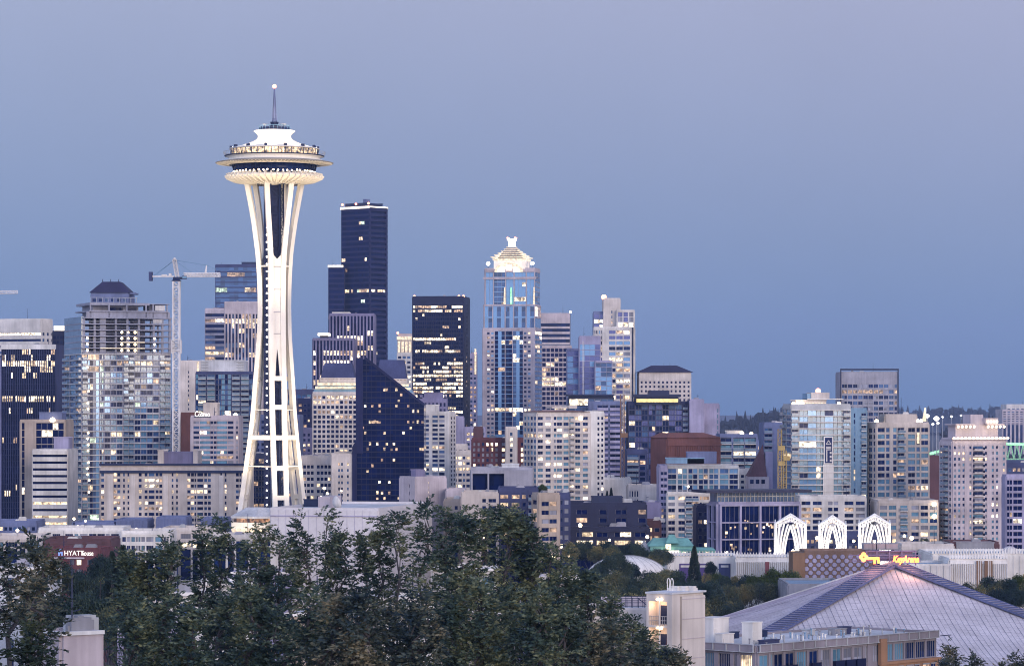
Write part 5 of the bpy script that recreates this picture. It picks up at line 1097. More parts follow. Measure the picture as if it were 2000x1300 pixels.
def neon():
    Ys = ARY - 1.5; t = empty('neon_sign', 'glowing yellow neon key outlined in red above the arena roof', 'neon sign', (X(1678, Ys), Ys, Z(1106, Ys))); x0, z0 = X(1678, Ys), Z(1106, Ys)
    x = lambda px: X(px, Ys) - x0; z = lambda py: Z(py, Ys) - z0
    c = (x(1686.5), z(1087)); b = MB(); r = S(1, Ys)
    def disc(b, cx_, cz, rad, y0, y1, n=20):
        k = len(b.v)
        for y in (y0, y1):
            for i in range(n): a = 2 * math.pi * i / n; b.v.append((cx_ + rad * math.cos(a), y, cz + rad * math.sin(a)))
        b.f += [tuple(k + i for i in range(n)), tuple(k + n + i for i in reversed(range(n)))] + [(k + i, k + n + i, k + n + (i + 1) % n, k + (i + 1) % n) for i in range(n)]; b.m += [0] * (n + 2); b.sm += [False] * (n + 2)
    def key(b, g, y0, y1, holes=True):
        for dx, dz in ((-3.7, 0), (3.7, 0), (0, 4.8), (0, -4.8)): disc(b, c[0] + dx * r, c[1] + dz * r, (4.4 + g) * r, y0 + .01 * abs(dx + dz), y1 - .01 * abs(dx - dz) - .01 * (dx > 0))
        b.box(x(1693) - g * r, x(1717) + g * r, y0, y1 - .03, z(1092) - g * r, z(1087.5) + g * r)
        for xa, xb, zb in ((1706, 1709.5, 1100), (1713.5, 1717.5, 1099)): b.box(x(xa) - g * r, x(xb) + g * r, y0 + .015, y1 - .045, z(zb) - g * r, z(1092) + .01)
    key(b, 0, -.5, -.3); b.obj('key_neon', 'neonyellow', t); b = MB(); key(b, .7, -.2, -.05); b.obj('key_outline', 'neonred', t)
    b = MB(); b.box(c[0] - .7 * r, c[0] + .7 * r, -.6, -.51, c[1] - 2.6 * r, c[1] + 2.6 * r); b.box(c[0] - 2.6 * r, c[0] + 2.6 * r, -.61, -.505, c[1] - .7 * r, c[1] + .7 * r); b.obj('key_mark', 'bannerred', t)
    t2 = empty('neon_sign', 'glowing yellow neon name in slanted letters above the arena roof', 'neon sign', (X(1743, Ys), Ys, Z(1097, Ys)))
    for d, m, y, bo in ((0, 'neonyellow', -.5, .05), (1, 'neonred', -.2, .16)): text('lettering' if not d else 'lettering_outline', 'KeyArena', 2.15, m, t2, Matrix.Translation((0, y, 0)), shear=.25, depth=.06, bold=bo, sx_=.72)
    for px, e in ((1692, 1500), (1776, 1500)):
        ld = bpy.data.lights.new('neon_glow', 'POINT'); ld.energy = e; ld.color = (1, .42, .22); ld.shadow_soft_size = 1.5; o = bpy.data.objects.new('neon_glow', ld); COL.objects.link(o); o.parent = t; o.location = (x(px), -6, z(1094))
neon()
# hotel roof sign
def hotelsign():
    t = empty('roof_sign', 'bright white glowing roof sign on the small cream hotel', 'sign', (X(380, 1369), 1369, Z(813, 1369))); text('lettering', 'Cosmo', 3.0, 'signwhite', t, Matrix.Translation((0, 0, 0)), depth=.15, bold=.03, sx_=.72)
    b = MB(); b.box(-.3, 6.8, .2, .3, -.3, 0); b.obj('rail', 'darksteel', t)
hotelsign()

# ---------------------------------------------------------------- white exhibition walls, dome, low buildings
def wallbox(label, xl, xr, yt, Y, yb, mat='white', D=20, ribs=0, teeth=0, pleat=False, name='exhibition_hall', cat='hall', a=0, xc=None, extra=None):
    b = Bld(name, label, cat); b.vol(xl, xr, yt, Y, yb=yb, xc=xc, a=a, wall=mat, D=D, front=fc(''), side=fc(''), units=0, par=.5, roof='bluepanel'); W, D, H = b.W, b.D, b.H
    if ribs:
        q = MB()
        for i in range(ribs + 1):
            x = W * i / ribs
            if pleat:
                q.prism([(x - .28, -.36), (x + .28, -.36), (x + .05, -.9), (x - .05, -.9)][::-1], 0, H - .8)
            else: q.box(x - .12, x + .12, -.6, -.36, 0, H)
        q.obj('rib', mat, b.e, b.M)
    if teeth:
        q = MB()
        for i in range(teeth + 1): x = W * i / teeth; q.prism([(x - .28, -.35), (x + .28, -.35), (x + .28, .1), (x - .28, .1)], H + .52, H + 1.9, top=[(x - .1, -.2), (x + .1, -.2), (x + .1, 0), (x - .1, 0)])
        q.obj('finial', 'white', b.e, b.M)
    return b
b = wallbox('long white exhibition hall with coloured posters, behind the pointed dark conifer', 1305, 1440, 1088, 960, 1130, teeth=22)
def poster(b, u0, u1, v0, v1, mat, art=None):
    q = MB(); q.box(u0 * b.W, u1 * b.W, -.5, -.37, v0 * b.H, v1 * b.H); q.obj('poster', mat, b.e, b.M)
for u0, u1, m in ((.16, .33, 'bannerpurple'), (.44, .62, 'bannerpurple'), (.73, .9, 'slate')): poster(b, u0, u1, .42 if m == 'slate' else .6, .93, m)
q = MB(); 
for px, py in ((.75, .60), (.79, .70), (.83, .66), (.87, .62)): q.prism([((px - .035) * b.W, -.56), ((px + .035) * b.W, -.56), ((px + .035) * b.W, -.51), ((px - .035) * b.W, -.51)], (py - .1) * b.H, py * b.H, top=[(px * b.W, -.56), ((px + .004) * b.W, -.56), ((px + .004) * b.W, -.51), (px * b.W, -.51)])
for u0, u1 in ((.18, .31), (.46, .60), (.76, .87)): q.box(u0 * b.W, u1 * b.W, -.56, -.51, .885 * b.H, .91 * b.H)
q.obj('poster_print', 'offwhite', b.e, b.M); b.done()
b = wallbox('white pleated exhibition wall with a numbered red strip, below the leftmost arch', 1438, 1550, 1091, 945, 1140, ribs=28, teeth=20, pleat=True)
q = MB(); q.box(b.W * .50, b.W * .57, -1.0, -.92, b.H * .2, b.H * .97); q.obj('banner', 'bannerred', b.e, b.M); text('banner_number', '1', 2.2, 'signoff', b.e, b.M @ Matrix.Translation((b.W * .515, -1.05, b.H * .8)), depth=.03) if 'signoff' in MATS else None; b.done()
def honey():
    Y = 905; b = Bld('exhibition_hall', 'brown wall patterned with pale round discs, behind the left ridge of the arena roof', 'hall'); b.vol(1572, 1705, 1080, Y, yb=1140, wall='signbrown', D=16, front=fc(''), units=0, roof='roofwhite'); W, H = b.W, b.H; q = MB(); r = S(5.0, Y); st_ = S(15.6, Y)
    zt = H - .3; row = 0; z = zt - r * .9
    while z > 12:
        x = r * .6 + (0 if row % 2 else st_ / 2)
        while x < W - r * .5:
            k = len(q.v); n = 8
            for y, f in ((-.37, 1), (-.65, .86)):
                for i in range(n): a = 2 * math.pi * (i + .5) / n; q.v.append((x + r * f * math.cos(a), y, z + r * f * math.sin(a)))
            q.f += [tuple(k + n + i for i in range(n))] + [(k + i, k + (i + 1) % n, k + n + (i + 1) % n, k + n + i) for i in range(n)]; q.m += [0] * (n + 1); q.sm += [False] * (n + 1); x += st_
        z -= st_ / 2; row += 1
    tag(q.obj('disc', 'lavender', b.e, b.M), None)
    q = MB(); q.box(-S(24, Y), -.02, -1.2, 12, 0, H + .2); q.obj('wall', 'ochre2', b.e, b.M); b.done()
paint('ochre2', (.22, .13, .08)); lit('signoff', (1, 1, 1), .4, 0)
honey()
b = wallbox('smooth white hall wall right of the arena apex', 1768, 1856, 1104, 860, 1200, ribs=7, D=20, mat='offwhite'); b.done()
b = wallbox('white pleated hall with two brown window strips, behind the right ridge of the arena roof', 1855, 1966, 1094, 862, 1200, ribs=26, teeth=20, pleat=True)
for u0, u1 in ((.46, .55), (.60, .74)):
    q = MB(); q.box(u0 * b.W, u1 * b.W, -1.2, -.91, 0, b.H); q.obj('brown_strip', 'ochre2', b.e, b.M)
q = MB()
for u in (.49, .52, .66, .69): q.box(u * b.W, u * b.W + .22, -1.3, -1.21, 0, b.H)
q.obj('brown_strip_line', 'offwhite', b.e, b.M); b.done()
b = wallbox('low white hall with teeth along its dark roof edge, at the right edge', 1822, 2040, 1084, 900, 1150, ribs=18, teeth=40, D=30); b.done()
b = wallbox('flat grey-lilac roofed shed left of the arena roof', 1540, 1650, 1143, 850, 1180, mat='roofgrey', D=30, name='shed', cat='shed'); b.done()
b = building('low cream service block with grouped windows behind the arena sign', dict(xl=1762, xr=1862, yt=1066, Y=930, yb=1100, wall='cream', D=16, front=fc('Swwwswwwwwswwsw', 22, .7, .4, tm=6, g='DBC', lit=.1)), name='office_block', cat='office'); b.done()
b = building('plum-framed low block with grey roof units near the right edge', dict(xl=1856, xr=1950, yt=1062, Y=935, yb=1090, wall='brown', D=16, front=fc('w|SSSS|w', 22, .7, .5, tm=4, g='DB', lit=.0)), name='office_block', cat='office'); b.rb(.12, .9, -.05, .3, 1060, 'roofgrey', zlo=1078); b.done()
def sphere():
    Y = 915; t = empty('dome', 'small white half-dome on a roof near the right edge', 'dome', (X(1972, Y), Y, 0)); b = MB(); R0 = S(18, Y); z0 = Z(1084, Y)
    b.lathe([(R0, 0), (R0, z0)] + [(max(.05, R0 * math.cos(R(90 * i / 8))), z0 + R0 * math.sin(R(90 * i / 8))) for i in range(1, 9)], 32); b.obj('shell', 'offwhite', t)
    b = MB()
    for k in range(12):
        a = 2 * math.pi * k / 12
        for i in range(8): r0, r1 = R0 * 1.01 * math.cos(R(90 * i / 8)), R0 * 1.01 * math.cos(R(90 * (i + 1) / 8)); b.tube((r0 * math.cos(a), r0 * math.sin(a), z0 + R0 * 1.01 * math.sin(R(90 * i / 8))), (r1 * math.cos(a), r1 * math.sin(a), z0 + R0 * 1.01 * math.sin(R(90 * (i + 1) / 8))), .06, k=3, cap=False)
    b.obj('seam', 'seam', t)
sphere()
def bigdome():
    Y = 860; t = empty('dome_roof', 'wide shallow white shell roof among the round tree tops', 'roof', (X(1225, Y), Y, 0)); b = MB(); R0 = S(82, Y); zt = Z(1084, Y); z0 = Z(1130, Y); h = zt - z0
    prof = [(R0, 0), (R0, z0)] + [(max(.1, R0 * math.cos(R(90 * i / 10))), z0 + h * math.sin(R(90 * i / 10))) for i in range(1, 11)]; b.lathe(prof, 48); b.obj('shell', 'white', t); b = MB()
    for k in range(24):
        a = 2 * math.pi * k / 24
        for i in range(10):
            f = lambda i: (R0 * 1.003 * math.cos(R(9 * i)), z0 + .08 + h * math.sin(R(9 * i))); (r0, za), (r1, zb) = f(i), f(i + 1); b.tube((r0 * math.cos(a), r0 * math.sin(a), za), (r1 * math.cos(a), r1 * math.sin(a), zb), .035, k=3, cap=False)
    b.obj('seam', 'roofgrey', t)
bigdome()
# mint green roofed pavilion
def mint():
    Y = 985; t = empty('pavilion', 'low building with a mint green hipped roof and lit ground floor, behind the trees', 'pavilion', (X(1270, Y), Y, 0)); K = S(1, Y); z = lambda p: Z(p, Y); b = MB()
    b.box(0, 84 * K, 0, 14, 0, z(1066)); b.box(46 * K, 126 * K, -1, 10, 0, z(1074) + .01); b.obj('wall', 'mint', t)
    b = MB(); b.prism([(-.6, -.6), (86 * K, -.6), (86 * K, 14.6), (-.6, 14.6)], z(1066) + .01, z(1052), 0, top=[(8 * K, 5), (76 * K, 5), (76 * K, 9), (8 * K, 9)]); b.prism([(30 * K, -1), (56 * K, -1), (56 * K, 9), (30 * K, 9)], z(1060), z(1044), 0, top=[(38 * K, 2.5), (48 * K, 2.5), (48 * K, 5), (38 * K, 5)]); b.prism([(46 * K, -1.5), (128 * K, -1.5), (128 * K, 10.5), (46 * K, 10.5)], z(1074) + .02, z(1070), 0, top=[(50 * K, 1), (124 * K, 1), (124 * K, 8), (50 * K, 8)]); b.obj('roof', 'mint', t)
    for x0, x1, y0, y1, m in ((19, 56, 1080, 1074, 'capwhite'), (30, 40, 1072, 1062, 'b'), (63, 69, 1082, 1077, 'b'), (74, 80, 1082, 1077, 'K'), (98, 103, 1082, 1077, 'K'), (108, 114, 1082, 1077, 'a')):
        b = MB(); b.box(x0 * K, x1 * K, -1.7 if m != 'K' else -1.2, -1.05, z(y0), z(y1)); b.obj('window', m, t)
    b = MB(); b.prism([(-22 * K, 2), (2 * K, 2), (2 * K, 10), (-22 * K, 10)], z(1078), z(1056), 0, top=[(-11 * K, 5), (-9 * K, 5), (-9 * K, 7), (-11 * K, 7)]); b.box(-20 * K, 0, 2.2, 9.8, 0, z(1078)); b.obj('tent_roof', 'roofgrey', t)
mint()
paint('hallwhite', (.60, .57, .58), streak=False, fine=.04, var=.08)
# big white hall in front of the needle
b = Bld('theatre_hall', 'big windowless white hall in front of the needle foot, above the tree tops', 'hall'); b.vol(529, 842, 996, 1010, yb=1100, xc=738, a=12, wall='hallwhite', front=fc(''), side=fc(''), units=0, roof='roofwhite'); W, H, D = b.W, b.H, b.D
q = MB()
for i in range(1, 14): q.box(W * i / 14, W * i / 14 + .07, -.42, -.36, 0, H)
q.box(-.2, W + .2, -.6, -.36, H - 2.0, H - 1.7); q.obj('panel_joint', 'lavender', b.e, b.M)
q = MB(); q.box(W * .33, W * .44, D * .2, D * .4, H, Z(972, 1010)); q.obj('penthouse', 'pinkish', b.e, b.M)
q = MB(); q.lathe([(.1, 0), (1.3, .4), (2.1, 1.1), (2.2, 1.5)], 24); o = q.obj('dish', 'offwhite', b.e, b.M @ Matrix.Translation((W * .52, D * .12, H + 1.6)) @ Matrix.Rotation(R(70), 4, 'Y') @ Matrix.Rotation(R(-40), 4, 'X'))
b.rb(.02, .17, .5, .9, 983, 'darksteel', 'roof_unit'); b.done()
# ---------------------------------------------------------------- low white band and brick hotel (left)
def lowapts(label, xl, xr, yt, Y, wall, pat, yb=1075, fh=17, lit=.3, **k):
    b = building(label, dict(xl=xl, xr=xr, yt=yt, Y=Y, yb=yb, wall=wall, D=20, front=fc(pat, fh, .8, .55, tm=k.get('tm', 4), lit=lit, g='DTCD', L='abc', bm='offwhite', mull=2)), name='low_apartments', cat='apartments'); return b
lowapts('low white terrace of flats with arched glazing, behind the brick hotel with the white sign', 76, 240, 1034, 1010, 'white', 'nwwWsWwWbbwWs').done()
lowapts('white flats with tall paired windows, right of the arched terrace', 238, 330, 1040, 1000, 'white', 'wwwnnwWWnn').done()
lowapts('cream flats with a grey flat roof, left of the main tree mass', 318, 420, 1034, 1030, 'cream', 'WsWwWs').done()
lowapts('pale low block half hidden by the tall trees, below the needle foot', 400, 540, 1048, 980, 'offwhite', 'wWwWwWs').done()
lowapts('small cream flats at the far left edge behind the dark trees', -20, 80, 1050, 960, 'cream', 'wwWwW', lit=.2).done()
for i, (xl, xr, yt, lab) in enumerate(((142, 222, 1022, 'leftmost dark grey metal-clad roof block in front of the long beige slab'), (228, 286, 1016, 'middle grey metal-clad roof block in front of the long beige slab'), (306, 362, 1012, 'right grey metal-clad roof block with party lamps'), (394, 440, 1014, 'grey metal-clad roof block next to the needle legs'))):
    wallbox(lab, xl, xr, yt, 1120, 1050, mat='greyblue', ribs=10, name='clad_block', cat='building').done()
b = building('dark brick hotel with a white glowing name sign, at left above the trees', dict(xl=88, xr=221, xc=196, a=8, yt=1074, Y=880, yb=1150, wall='brick', front=fc('sWWssssWWssWW'.replace('W', 'W'), 19, .7, .55, tm=14, g='CTKD', lit=.16, L='ba', mull=2), side=fc('wW', 19, .8, .55, tm=14, g='K', lit=0)), name='hotel', cat='hotel')
for o_ in (None,):
    t2 = b.e; zz = Z(1084, 880); x0 = X(127, 880)
    M2 = b.M @ Matrix.Translation((S(127 - 88, 880) * 1.02, -.75, zz)); text('sign_lettering', 'HYATT', 1.85, 'signwhite', b.e, M2, depth=.04, sx_=.92)
    text('sign_lettering', 'house', 1.85, 'signwhite', b.e, b.M @ Matrix.Translation((S(161 - 88, 880) * 1.02, -.75, zz)), depth=.04, bold=.02, sx_=.74)
    q = MB(); x = S(115.5 - 88, 880) * 1.02; q.box(x, x + .4, -.8, -.6, zz - .1, zz + 1.5); q.box(x + .41, x + 1.2, -.8, -.6, zz + .55, zz + .9); q.box(x + .85, x + 1.2, -.8, -.6, zz - .1, zz + .549); q.box(x + .25, x + .8, -.75, -.6, zz + 1.51, zz + 1.7); q.obj('sign_emblem', 'signblue', b.e, b.M)
    q = MB(); q.box(.1, b.W * .72, -.9, -.4, zz - .9, zz - .5); q.obj('canopy', 'pinkish', b.e, b.M)
b.done()
filler('dark brown low-rise with lit dormers directly behind the brick hotel', 86, 215, 1056, 930, 'brown', 1080, 'wWsWwsWwW', lit=.35, fh=18)

# ---------------------------------------------------------------- stadium roof truss, far right
def stadium():
    Y = 3600; t = empty('stadium', 'far stadium roof arch with pale green lit diagonal struts, at the right edge', 'stadium', (X(1900, Y), Y, 0)); x0 = X(1900, Y)
    b = MB(); g = MB(); prev = None
    for i in range(45):
        px = 1800 + i * 6; py = 866 + ((px - 1960) / 190) ** 2 * 34; p = (X(px, Y) - x0, 0, Z(py, Y)); pl = (X(px, Y) - x0, 0, Z(896, Y))
        if prev: b.tube(prev[0], p, 1.5, k=5, cap=False); g.tube(prev[1] if i % 2 else prev[0], p if i % 2 else pl, .7, k=4, cap=False); g.tube(prev[1], pl, .8, k=4, cap=False)
        prev = (p, pl)
    b.obj('arch_chord', 'greenlight', t); g.obj('strut', 'greendim', t); b = MB(); b.box(X(1800, Y) - x0, X(2070, Y) - x0, 5, 90, 0, Z(900, Y)); b.obj('wall', 'slate', t)
stadium()
def containers():
    for k, (px, py, s_) in enumerate(((1811, 812, 7), (1829, 817, 9), (1832, 826, 4), (1841, 814, 3), (1858, 813, 4), (1877, 811, 3), (1895, 818, 3), (1822, 828, 4), (1508, 858, 3), (1440, 870, 2.5), (8, 842, 2.5), (1900, 830, 3), (1925, 836, 2.5))):
        Y = 3300 + k * 60 if px > 1300 else 1700; t = empty('floodlight_mast', FL[k], 'floodlight', (X(px, Y), Y, 0)); b = MB(); r = S(s_ * .6, Y); b.lathe([(max(.02, r * math.sin(math.pi * i / 6)), Z(py, Y) - r * .8 * math.cos(math.pi * i / 6)) for i in range(7)], 10); b.obj('lamp_head', 'bulbpale', t); b = MB(); b.tube((0, 0, 0), (0, 0, Z(py, Y) - r * .8), .5, .3); b.obj('pole', 'steel', t)
FL = ['bright stadium floodlight left of the brightest one', 'brightest port floodlight above the two right beige towers', 'small floodlight just under the brightest one', 'dim floodlight right of the brightest one', 'floodlight in the middle of the far lamp row', 'fifth far floodlight along the horizon', 'sixth far floodlight, nearest the crowned tower', 'low floodlight beside the beige crest', 'hillside lamp left of the banner tower', 'lamp below the wooded hill', 'lamp on the ribbed tower roof at far left', 'lamp behind the crowned tower', 'lamp on the right hill slope']
containers()

# ---------------------------------------------------------------- street and terrace lamps with glowing heads
def lampposts():
    pts = [(163, 1008), (185, 1012), (256, 1032), (268, 1036), (282, 1028), (300, 1038), (352, 1026), (366, 1024), (372, 1036), (386, 1028), (398, 1022), (408, 1030), (420, 1036), (335, 1044), (330, 1030), (170, 1022), (55, 1030), (70, 1044),
           (640, 950), (646, 960), (634, 968), (673, 955), (605, 978), (705, 982), (946, 1042), (948, 1052), (1108, 1078), (1130, 1020), (1186, 1048), (1258, 1042), (1270, 1064), (1236, 1070),
           (1300, 1048), (1335, 1060), (1392, 1075), (1410, 1072), (1582, 1044), (1592, 1058), (1652, 1050), (1663, 1040), (1600, 1064), (1748, 1040), (1762, 1044), (1785, 1052), (1830, 1070), (1690, 1062), (1560, 1072), (1536, 1070), (1546, 1066), (1618, 1066), (1624, 1067)]
    proto = None
    where = lambda px: 'in front of the long beige slab' if px < 440 else 'below the white office' if px < 720 else 'by the tan low blocks' if px < 1040 else 'along the low black building' if px < 1280 else 'by the mint roof' if px < 1450 else 'behind the white arches' if px < 1700 else 'by the beige podium'
    for k, (px, py) in enumerate(pts):
        Y = 1110 if px < 440 else 1280 if px < 720 else 1030 if px < 1280 else 1030 if px < 1700 else 1000
        if proto is None:
            b = MB(); b.ball((0, 0, 0), .62); lh = b.mesh('lamp_head', ['bulb']); b = MB(); b.tube((0, 0, -1), (0, 0, -.2 / 1), .012 * 6, k=5); b.box(-.3, .3, -.3, .3, -.12, -.02); pl = b.mesh('pole', ['darksteel']); proto = 1
        t = empty('street_lamp', 'glowing round warm street lamp ' + where(px), 'street lamp', (X(px, Y), Y - 24, 0), 0, 'street lamps ' + where(px)); h = Z(py, Y)
        o = bpy.data.objects.new('lamp_head', lh); COL.objects.link(o); o.parent = t; o.location = (0, 0, h); s_ = random.uniform(.5, 1.1); o.scale = (s_,) * 3
        o = bpy.data.objects.new('pole', pl); COL.objects.link(o); o.parent = t; o.location = (0, 0, h - .5); o.scale = (1, 1, h - .5)
lampposts()
# ---------------------------------------------------------------- foliage
def leafmat(name, c1, c2, c3, sc=.5):  # ramp runs from painted navy shadow to painted olive highlight
    m, t, o = _new(name); N = t.nodes.new; L = t.links.new
    d = N('ShaderNodeBsdfPrincipled'); d.inputs['Roughness'].default_value = .6; d.inputs['Specular IOR Level'].default_value = .25
    tr = N('ShaderNodeBsdfTranslucent'); ms = N('ShaderNodeMixShader'); ms.inputs[0].default_value = .22; L(d.outputs[0], ms.inputs[1]); L(tr.outputs[0], ms.inputs[2]); L(ms.outputs[0], o.inputs[0])
    g = N('ShaderNodeNewGeometry'); n = N('ShaderNodeTexNoise'); n.inputs['Scale'].default_value = sc; n.inputs['Detail'].default_value = 3; L(g.outputs['Position'], n.inputs['Vector'])
    a = N('ShaderNodeMath'); a.operation = 'MULTIPLY_ADD'; a.inputs[1].default_value = .42; L(g.outputs['Random Per Island'], a.inputs[0]); 
    mr_ = N('ShaderNodeMapRange'); mr_.inputs[1].default_value = .3; mr_.inputs[2].default_value = .7; mr_.inputs[4].default_value = .62; L(n.outputs[0], mr_.inputs[0]); L(mr_.outputs[0], a.inputs[2])
    r = N('ShaderNodeValToRGB'); e = r.color_ramp.elements; e[0].position, e[0].color = .15, (*c1, 1); e[1].position, e[1].color = .92, (*c3, 1); k = e.new(.55); k.color = (*c2, 1)
    L(a.outputs[0], r.inputs[0]); L(r.outputs[0], d.inputs['Base Color']); L(r.outputs[0], tr.inputs[0]); MATS[name] = m
leafmat('leaf', (.010, .032, .050), (.058, .092, .070), (.24, .25, .135)); leafmat('leaf_autumn', (.012, .030, .050), (.060, .082, .068), (.25, .21, .13)); leafmat('leaf_dark', (.008, .020, .026), (.022, .040, .032), (.05, .066, .032))
leafmat('leaf_park', (.012, .040, .055), (.10, .12, .065), (.34, .27, .11), .12); leafmat('leaf_parkdark', (.006, .022, .036), (.026, .056, .052), (.09, .11, .06), .15); leafmat('leaf_green', (.02, .04, .018), (.05, .08, .02), (.09, .13, .03))
def quadmesh(name, V, mat):
    """V: (n,4,3) array of leaf quads"""
    n = len(V); me = bpy.data.meshes.new(name); me.vertices.add(n * 4); me.vertices.foreach_set('co', V.reshape(-1)); me.loops.add(n * 4); me.loops.foreach_set('vertex_index', np.arange(n * 4, dtype=np.int32))
    me.polygons.add(n); me.polygons.foreach_set('loop_start', np.arange(0, n * 4, 4, dtype=np.int32)); me.materials.append(MATS[mat]); me.update(calc_edges=True); me.validate(); return me
def leaves(P, Dr, ln, wd):
    """diamond leaves at points P along directions Dr"""
    n = len(P); Dr = Dr / (np.linalg.norm(Dr, axis=1, keepdims=True) + 1e-9); Rn = rng.normal(size=(n, 3)); Sd = np.cross(Dr, Rn); Sd /= np.linalg.norm(Sd, axis=1, keepdims=True) + 1e-9
    ln = ln * rng.uniform(.6, 1.35, (n, 1)); wd = wd * rng.uniform(.6, 1.3, (n, 1))
    return np.stack([P, P + Dr * ln * .45 + Sd * wd / 2, P + Dr * ln, P + Dr * ln * .5 - Sd * wd / 2], 1)
def unit(n): v = rng.normal(size=(n, 3)); return v / np.linalg.norm(v, axis=1, keepdims=True)
def fgtree(label, Y, spires, mat='leaf', pb=1345, dens=1.0, leaf=.26, kind='broadleaf_tree', gap=.35):
    px0 = float(np.mean([s_[0] for s_ in spires])); gx = X(px0, Y); gz = float(np.interp(Y, [40, 120, 220, 360, 500, 700], [55, 44, 32, 18, 7, 0]))
    t = empty(kind, label, 'tree', (gx, Y, gz)); o3 = np.array([gx, Y, gz]); Q = []; tb = MB(); k = S(1, Y)
    zf = Z(pb, Y) - gz - 3; fork = Vector((0, 0, max(2.5, zf * .6))); tb.tube((0, 0, -.3), fork, .4, .24, k=8)
    for (px, pt, hw) in spires:
        pt += 17; cx, cy_ = X(px, Y), Y + rng.uniform(-5, 5); zt = Z(pt, Y); zb = Z(pb, Y); H = zt - zb; R0 = hw * k * 1.25
        # limb
        pts = [fork]; e = Vector((cx - gx, cy_ - Y, zb - gz)); pts.append(fork.lerp(e, .5) + Vector((0, 0, 1))); 
        wob = rng.normal(size=(7, 2)) * .35
        for i in range(7): pts.append(Vector((cx - gx + wob[i][0], cy_ - Y + wob[i][1], zb - gz + H * (i / 6) * .97)))
        for i in range(len(pts) - 1): r1 = .13 * (1 - i / len(pts)) + .02; tb.tube(pts[i], pts[i + 1], r1, .13 * (1 - (i + 1) / len(pts)) + .015, k=5, cap=False)
        # clumps on side branches
        nc = int(H * R0 * 4.4 * dens) + 8; ts = rng.uniform(0, 1, nc) ** 1.05; ts[:2] = .01
        for tt in ts:
            rr = R0 * (.05 + 1.0 * min(1, tt * 1.5) ** .95) * (.75 + .35 * math.sin(tt * 17 + px) ) ; a = rng.uniform(0, 2 * math.pi); rad = rr * rng.uniform(.25, 1.05) ** .6
            c = np.array([cx + rad * math.cos(a), cy_ + rad * math.sin(a), zt - H * tt + rng.uniform(-.2, .5)])
            wi = min(6, int(6 * (1 - tt))); hub = Vector((cx - gx + wob[wi][0], cy_ - Y + wob[wi][1], c[2] - gz - .8 - rad * .5)); tb.tube(hub, Vector(c - o3), .035, .012, k=3, cap=False)
            ns_ = rng.integers(7, 12); cr = rng.uniform(.35, .75); sp = c + unit(ns_) * cr * rng.uniform(.2, 1, (ns_, 1)); out_ = (sp - c) * 1.3 + np.array([math.cos(a) * .5, math.sin(a) * .5, .35]) + unit(ns_) * .35
            out_ /= np.linalg.norm(out_, axis=1, keepdims=True)
            for q in range(ns_):
                m = 12; f = np.linspace(.1, 1, m)[:, None]; ln = rng.uniform(.4, .75); base = sp[q] + out_[q] * f * ln; base[:, 2] -= (f[:, 0] ** 2) * .12
                sd_ = np.cross(out_[q], [0, 0, 1.]); sd_ = sd_ / (np.linalg.norm(sd_) + 1e-6); sg = np.where(np.arange(m) % 2, 1, -1)[:, None]
                d_ = sd_ * sg * .9 + out_[q] * .6 + rng.normal(size=(m, 3)) * .25 + np.array([0, 0, -.12]); Q.append(leaves(base, d_, leaf, leaf * .42))
    V = np.concatenate(Q) - o3; cr_ = bpy.data.objects.new('crown', quadmesh('crown', V, mat)); COL.objects.link(cr_); cr_.parent = t; tb.obj('trunk', 'bark', t); return t
fgtree('tall feathery tree left of the needle foot, tops stepping up to the right', 205, [(262, 1078, 26), (300, 1070, 32), (345, 1052, 32), (385, 1028, 28), (426, 1010, 20)])
fgtree('tall feathery tree standing right below the needle pavilion', 195, [(470, 1068, 22), (520, 1018, 16), (555, 1052, 26), (584, 1018, 20)])
fgtree('thin-topped feathery tree in front of the big white hall', 200, [(632, 1014, 13), (662, 1044, 26), (705, 1046, 22), (746, 1012, 24), (775, 1002, 12)])
fgtree('tall dark feathery tree right of the big white hall', 190, [(832, 988, 17), (868, 1004, 26), (906, 998, 28), (938, 1002, 22)])
fgtree('bushiest tall feathery tree, in front of the tan low blocks', 198, [(972, 992, 26), (1000, 990, 28), (1036, 1020, 28), (1068, 1062, 30), (1098, 1078, 26)])
fgtree('olive tree sloping down towards the cream stair tower', 215, [(1118, 1108, 32), (1155, 1128, 34), (1192, 1165, 32), (1228, 1200, 30), (1262, 1232, 28), (1300, 1272, 20)], mat='leaf', pb=1350)
fgtree('low spreading tree at the bottom edge, in front of the pinkish block', 160, [(238, 1180, 26), (270, 1200, 40), (318, 1165, 42), (372, 1190, 44)], pb=1370)
fgtree('low dense tree at the bottom edge below the needle', 165, [(430, 1185, 46), (492, 1150, 46), (548, 1200, 44), (600, 1180, 44)], pb=1370, mat='leaf')
fgtree('low dense reddish-tinged tree at the bottom centre', 160, [(655, 1180, 46), (712, 1150, 46), (770, 1190, 44), (826, 1165, 44)], pb=1370, mat='leaf_autumn')
fgtree('low dense olive tree at the bottom edge, right of centre', 162, [(880, 1170, 46), (938, 1145, 46), (992, 1170, 46), (1050, 1165, 46), (1104, 1205, 46)], pb=1370)
fgtree('brownish low tree at the bottom, next to the cream stair tower', 170, [(1150, 1215, 42), (1198, 1235, 40), (1246, 1262, 34), (1328, 1284, 14)], pb=1370, mat='leaf_autumn')
fgtree('tall dark reddish-twigged tree at the far left edge', 150, [(4, 1072, 22), (42, 1070, 24), (74, 1092, 18), (100, 1122, 16)], mat='leaf_autumn', pb=1235, dens=.95)
fgtree('dark lower tree at the bottom left corner', 130, [(-6, 1222, 34), (36, 1250, 20), (70, 1282, 10)], mat='leaf_dark', pb=1380)
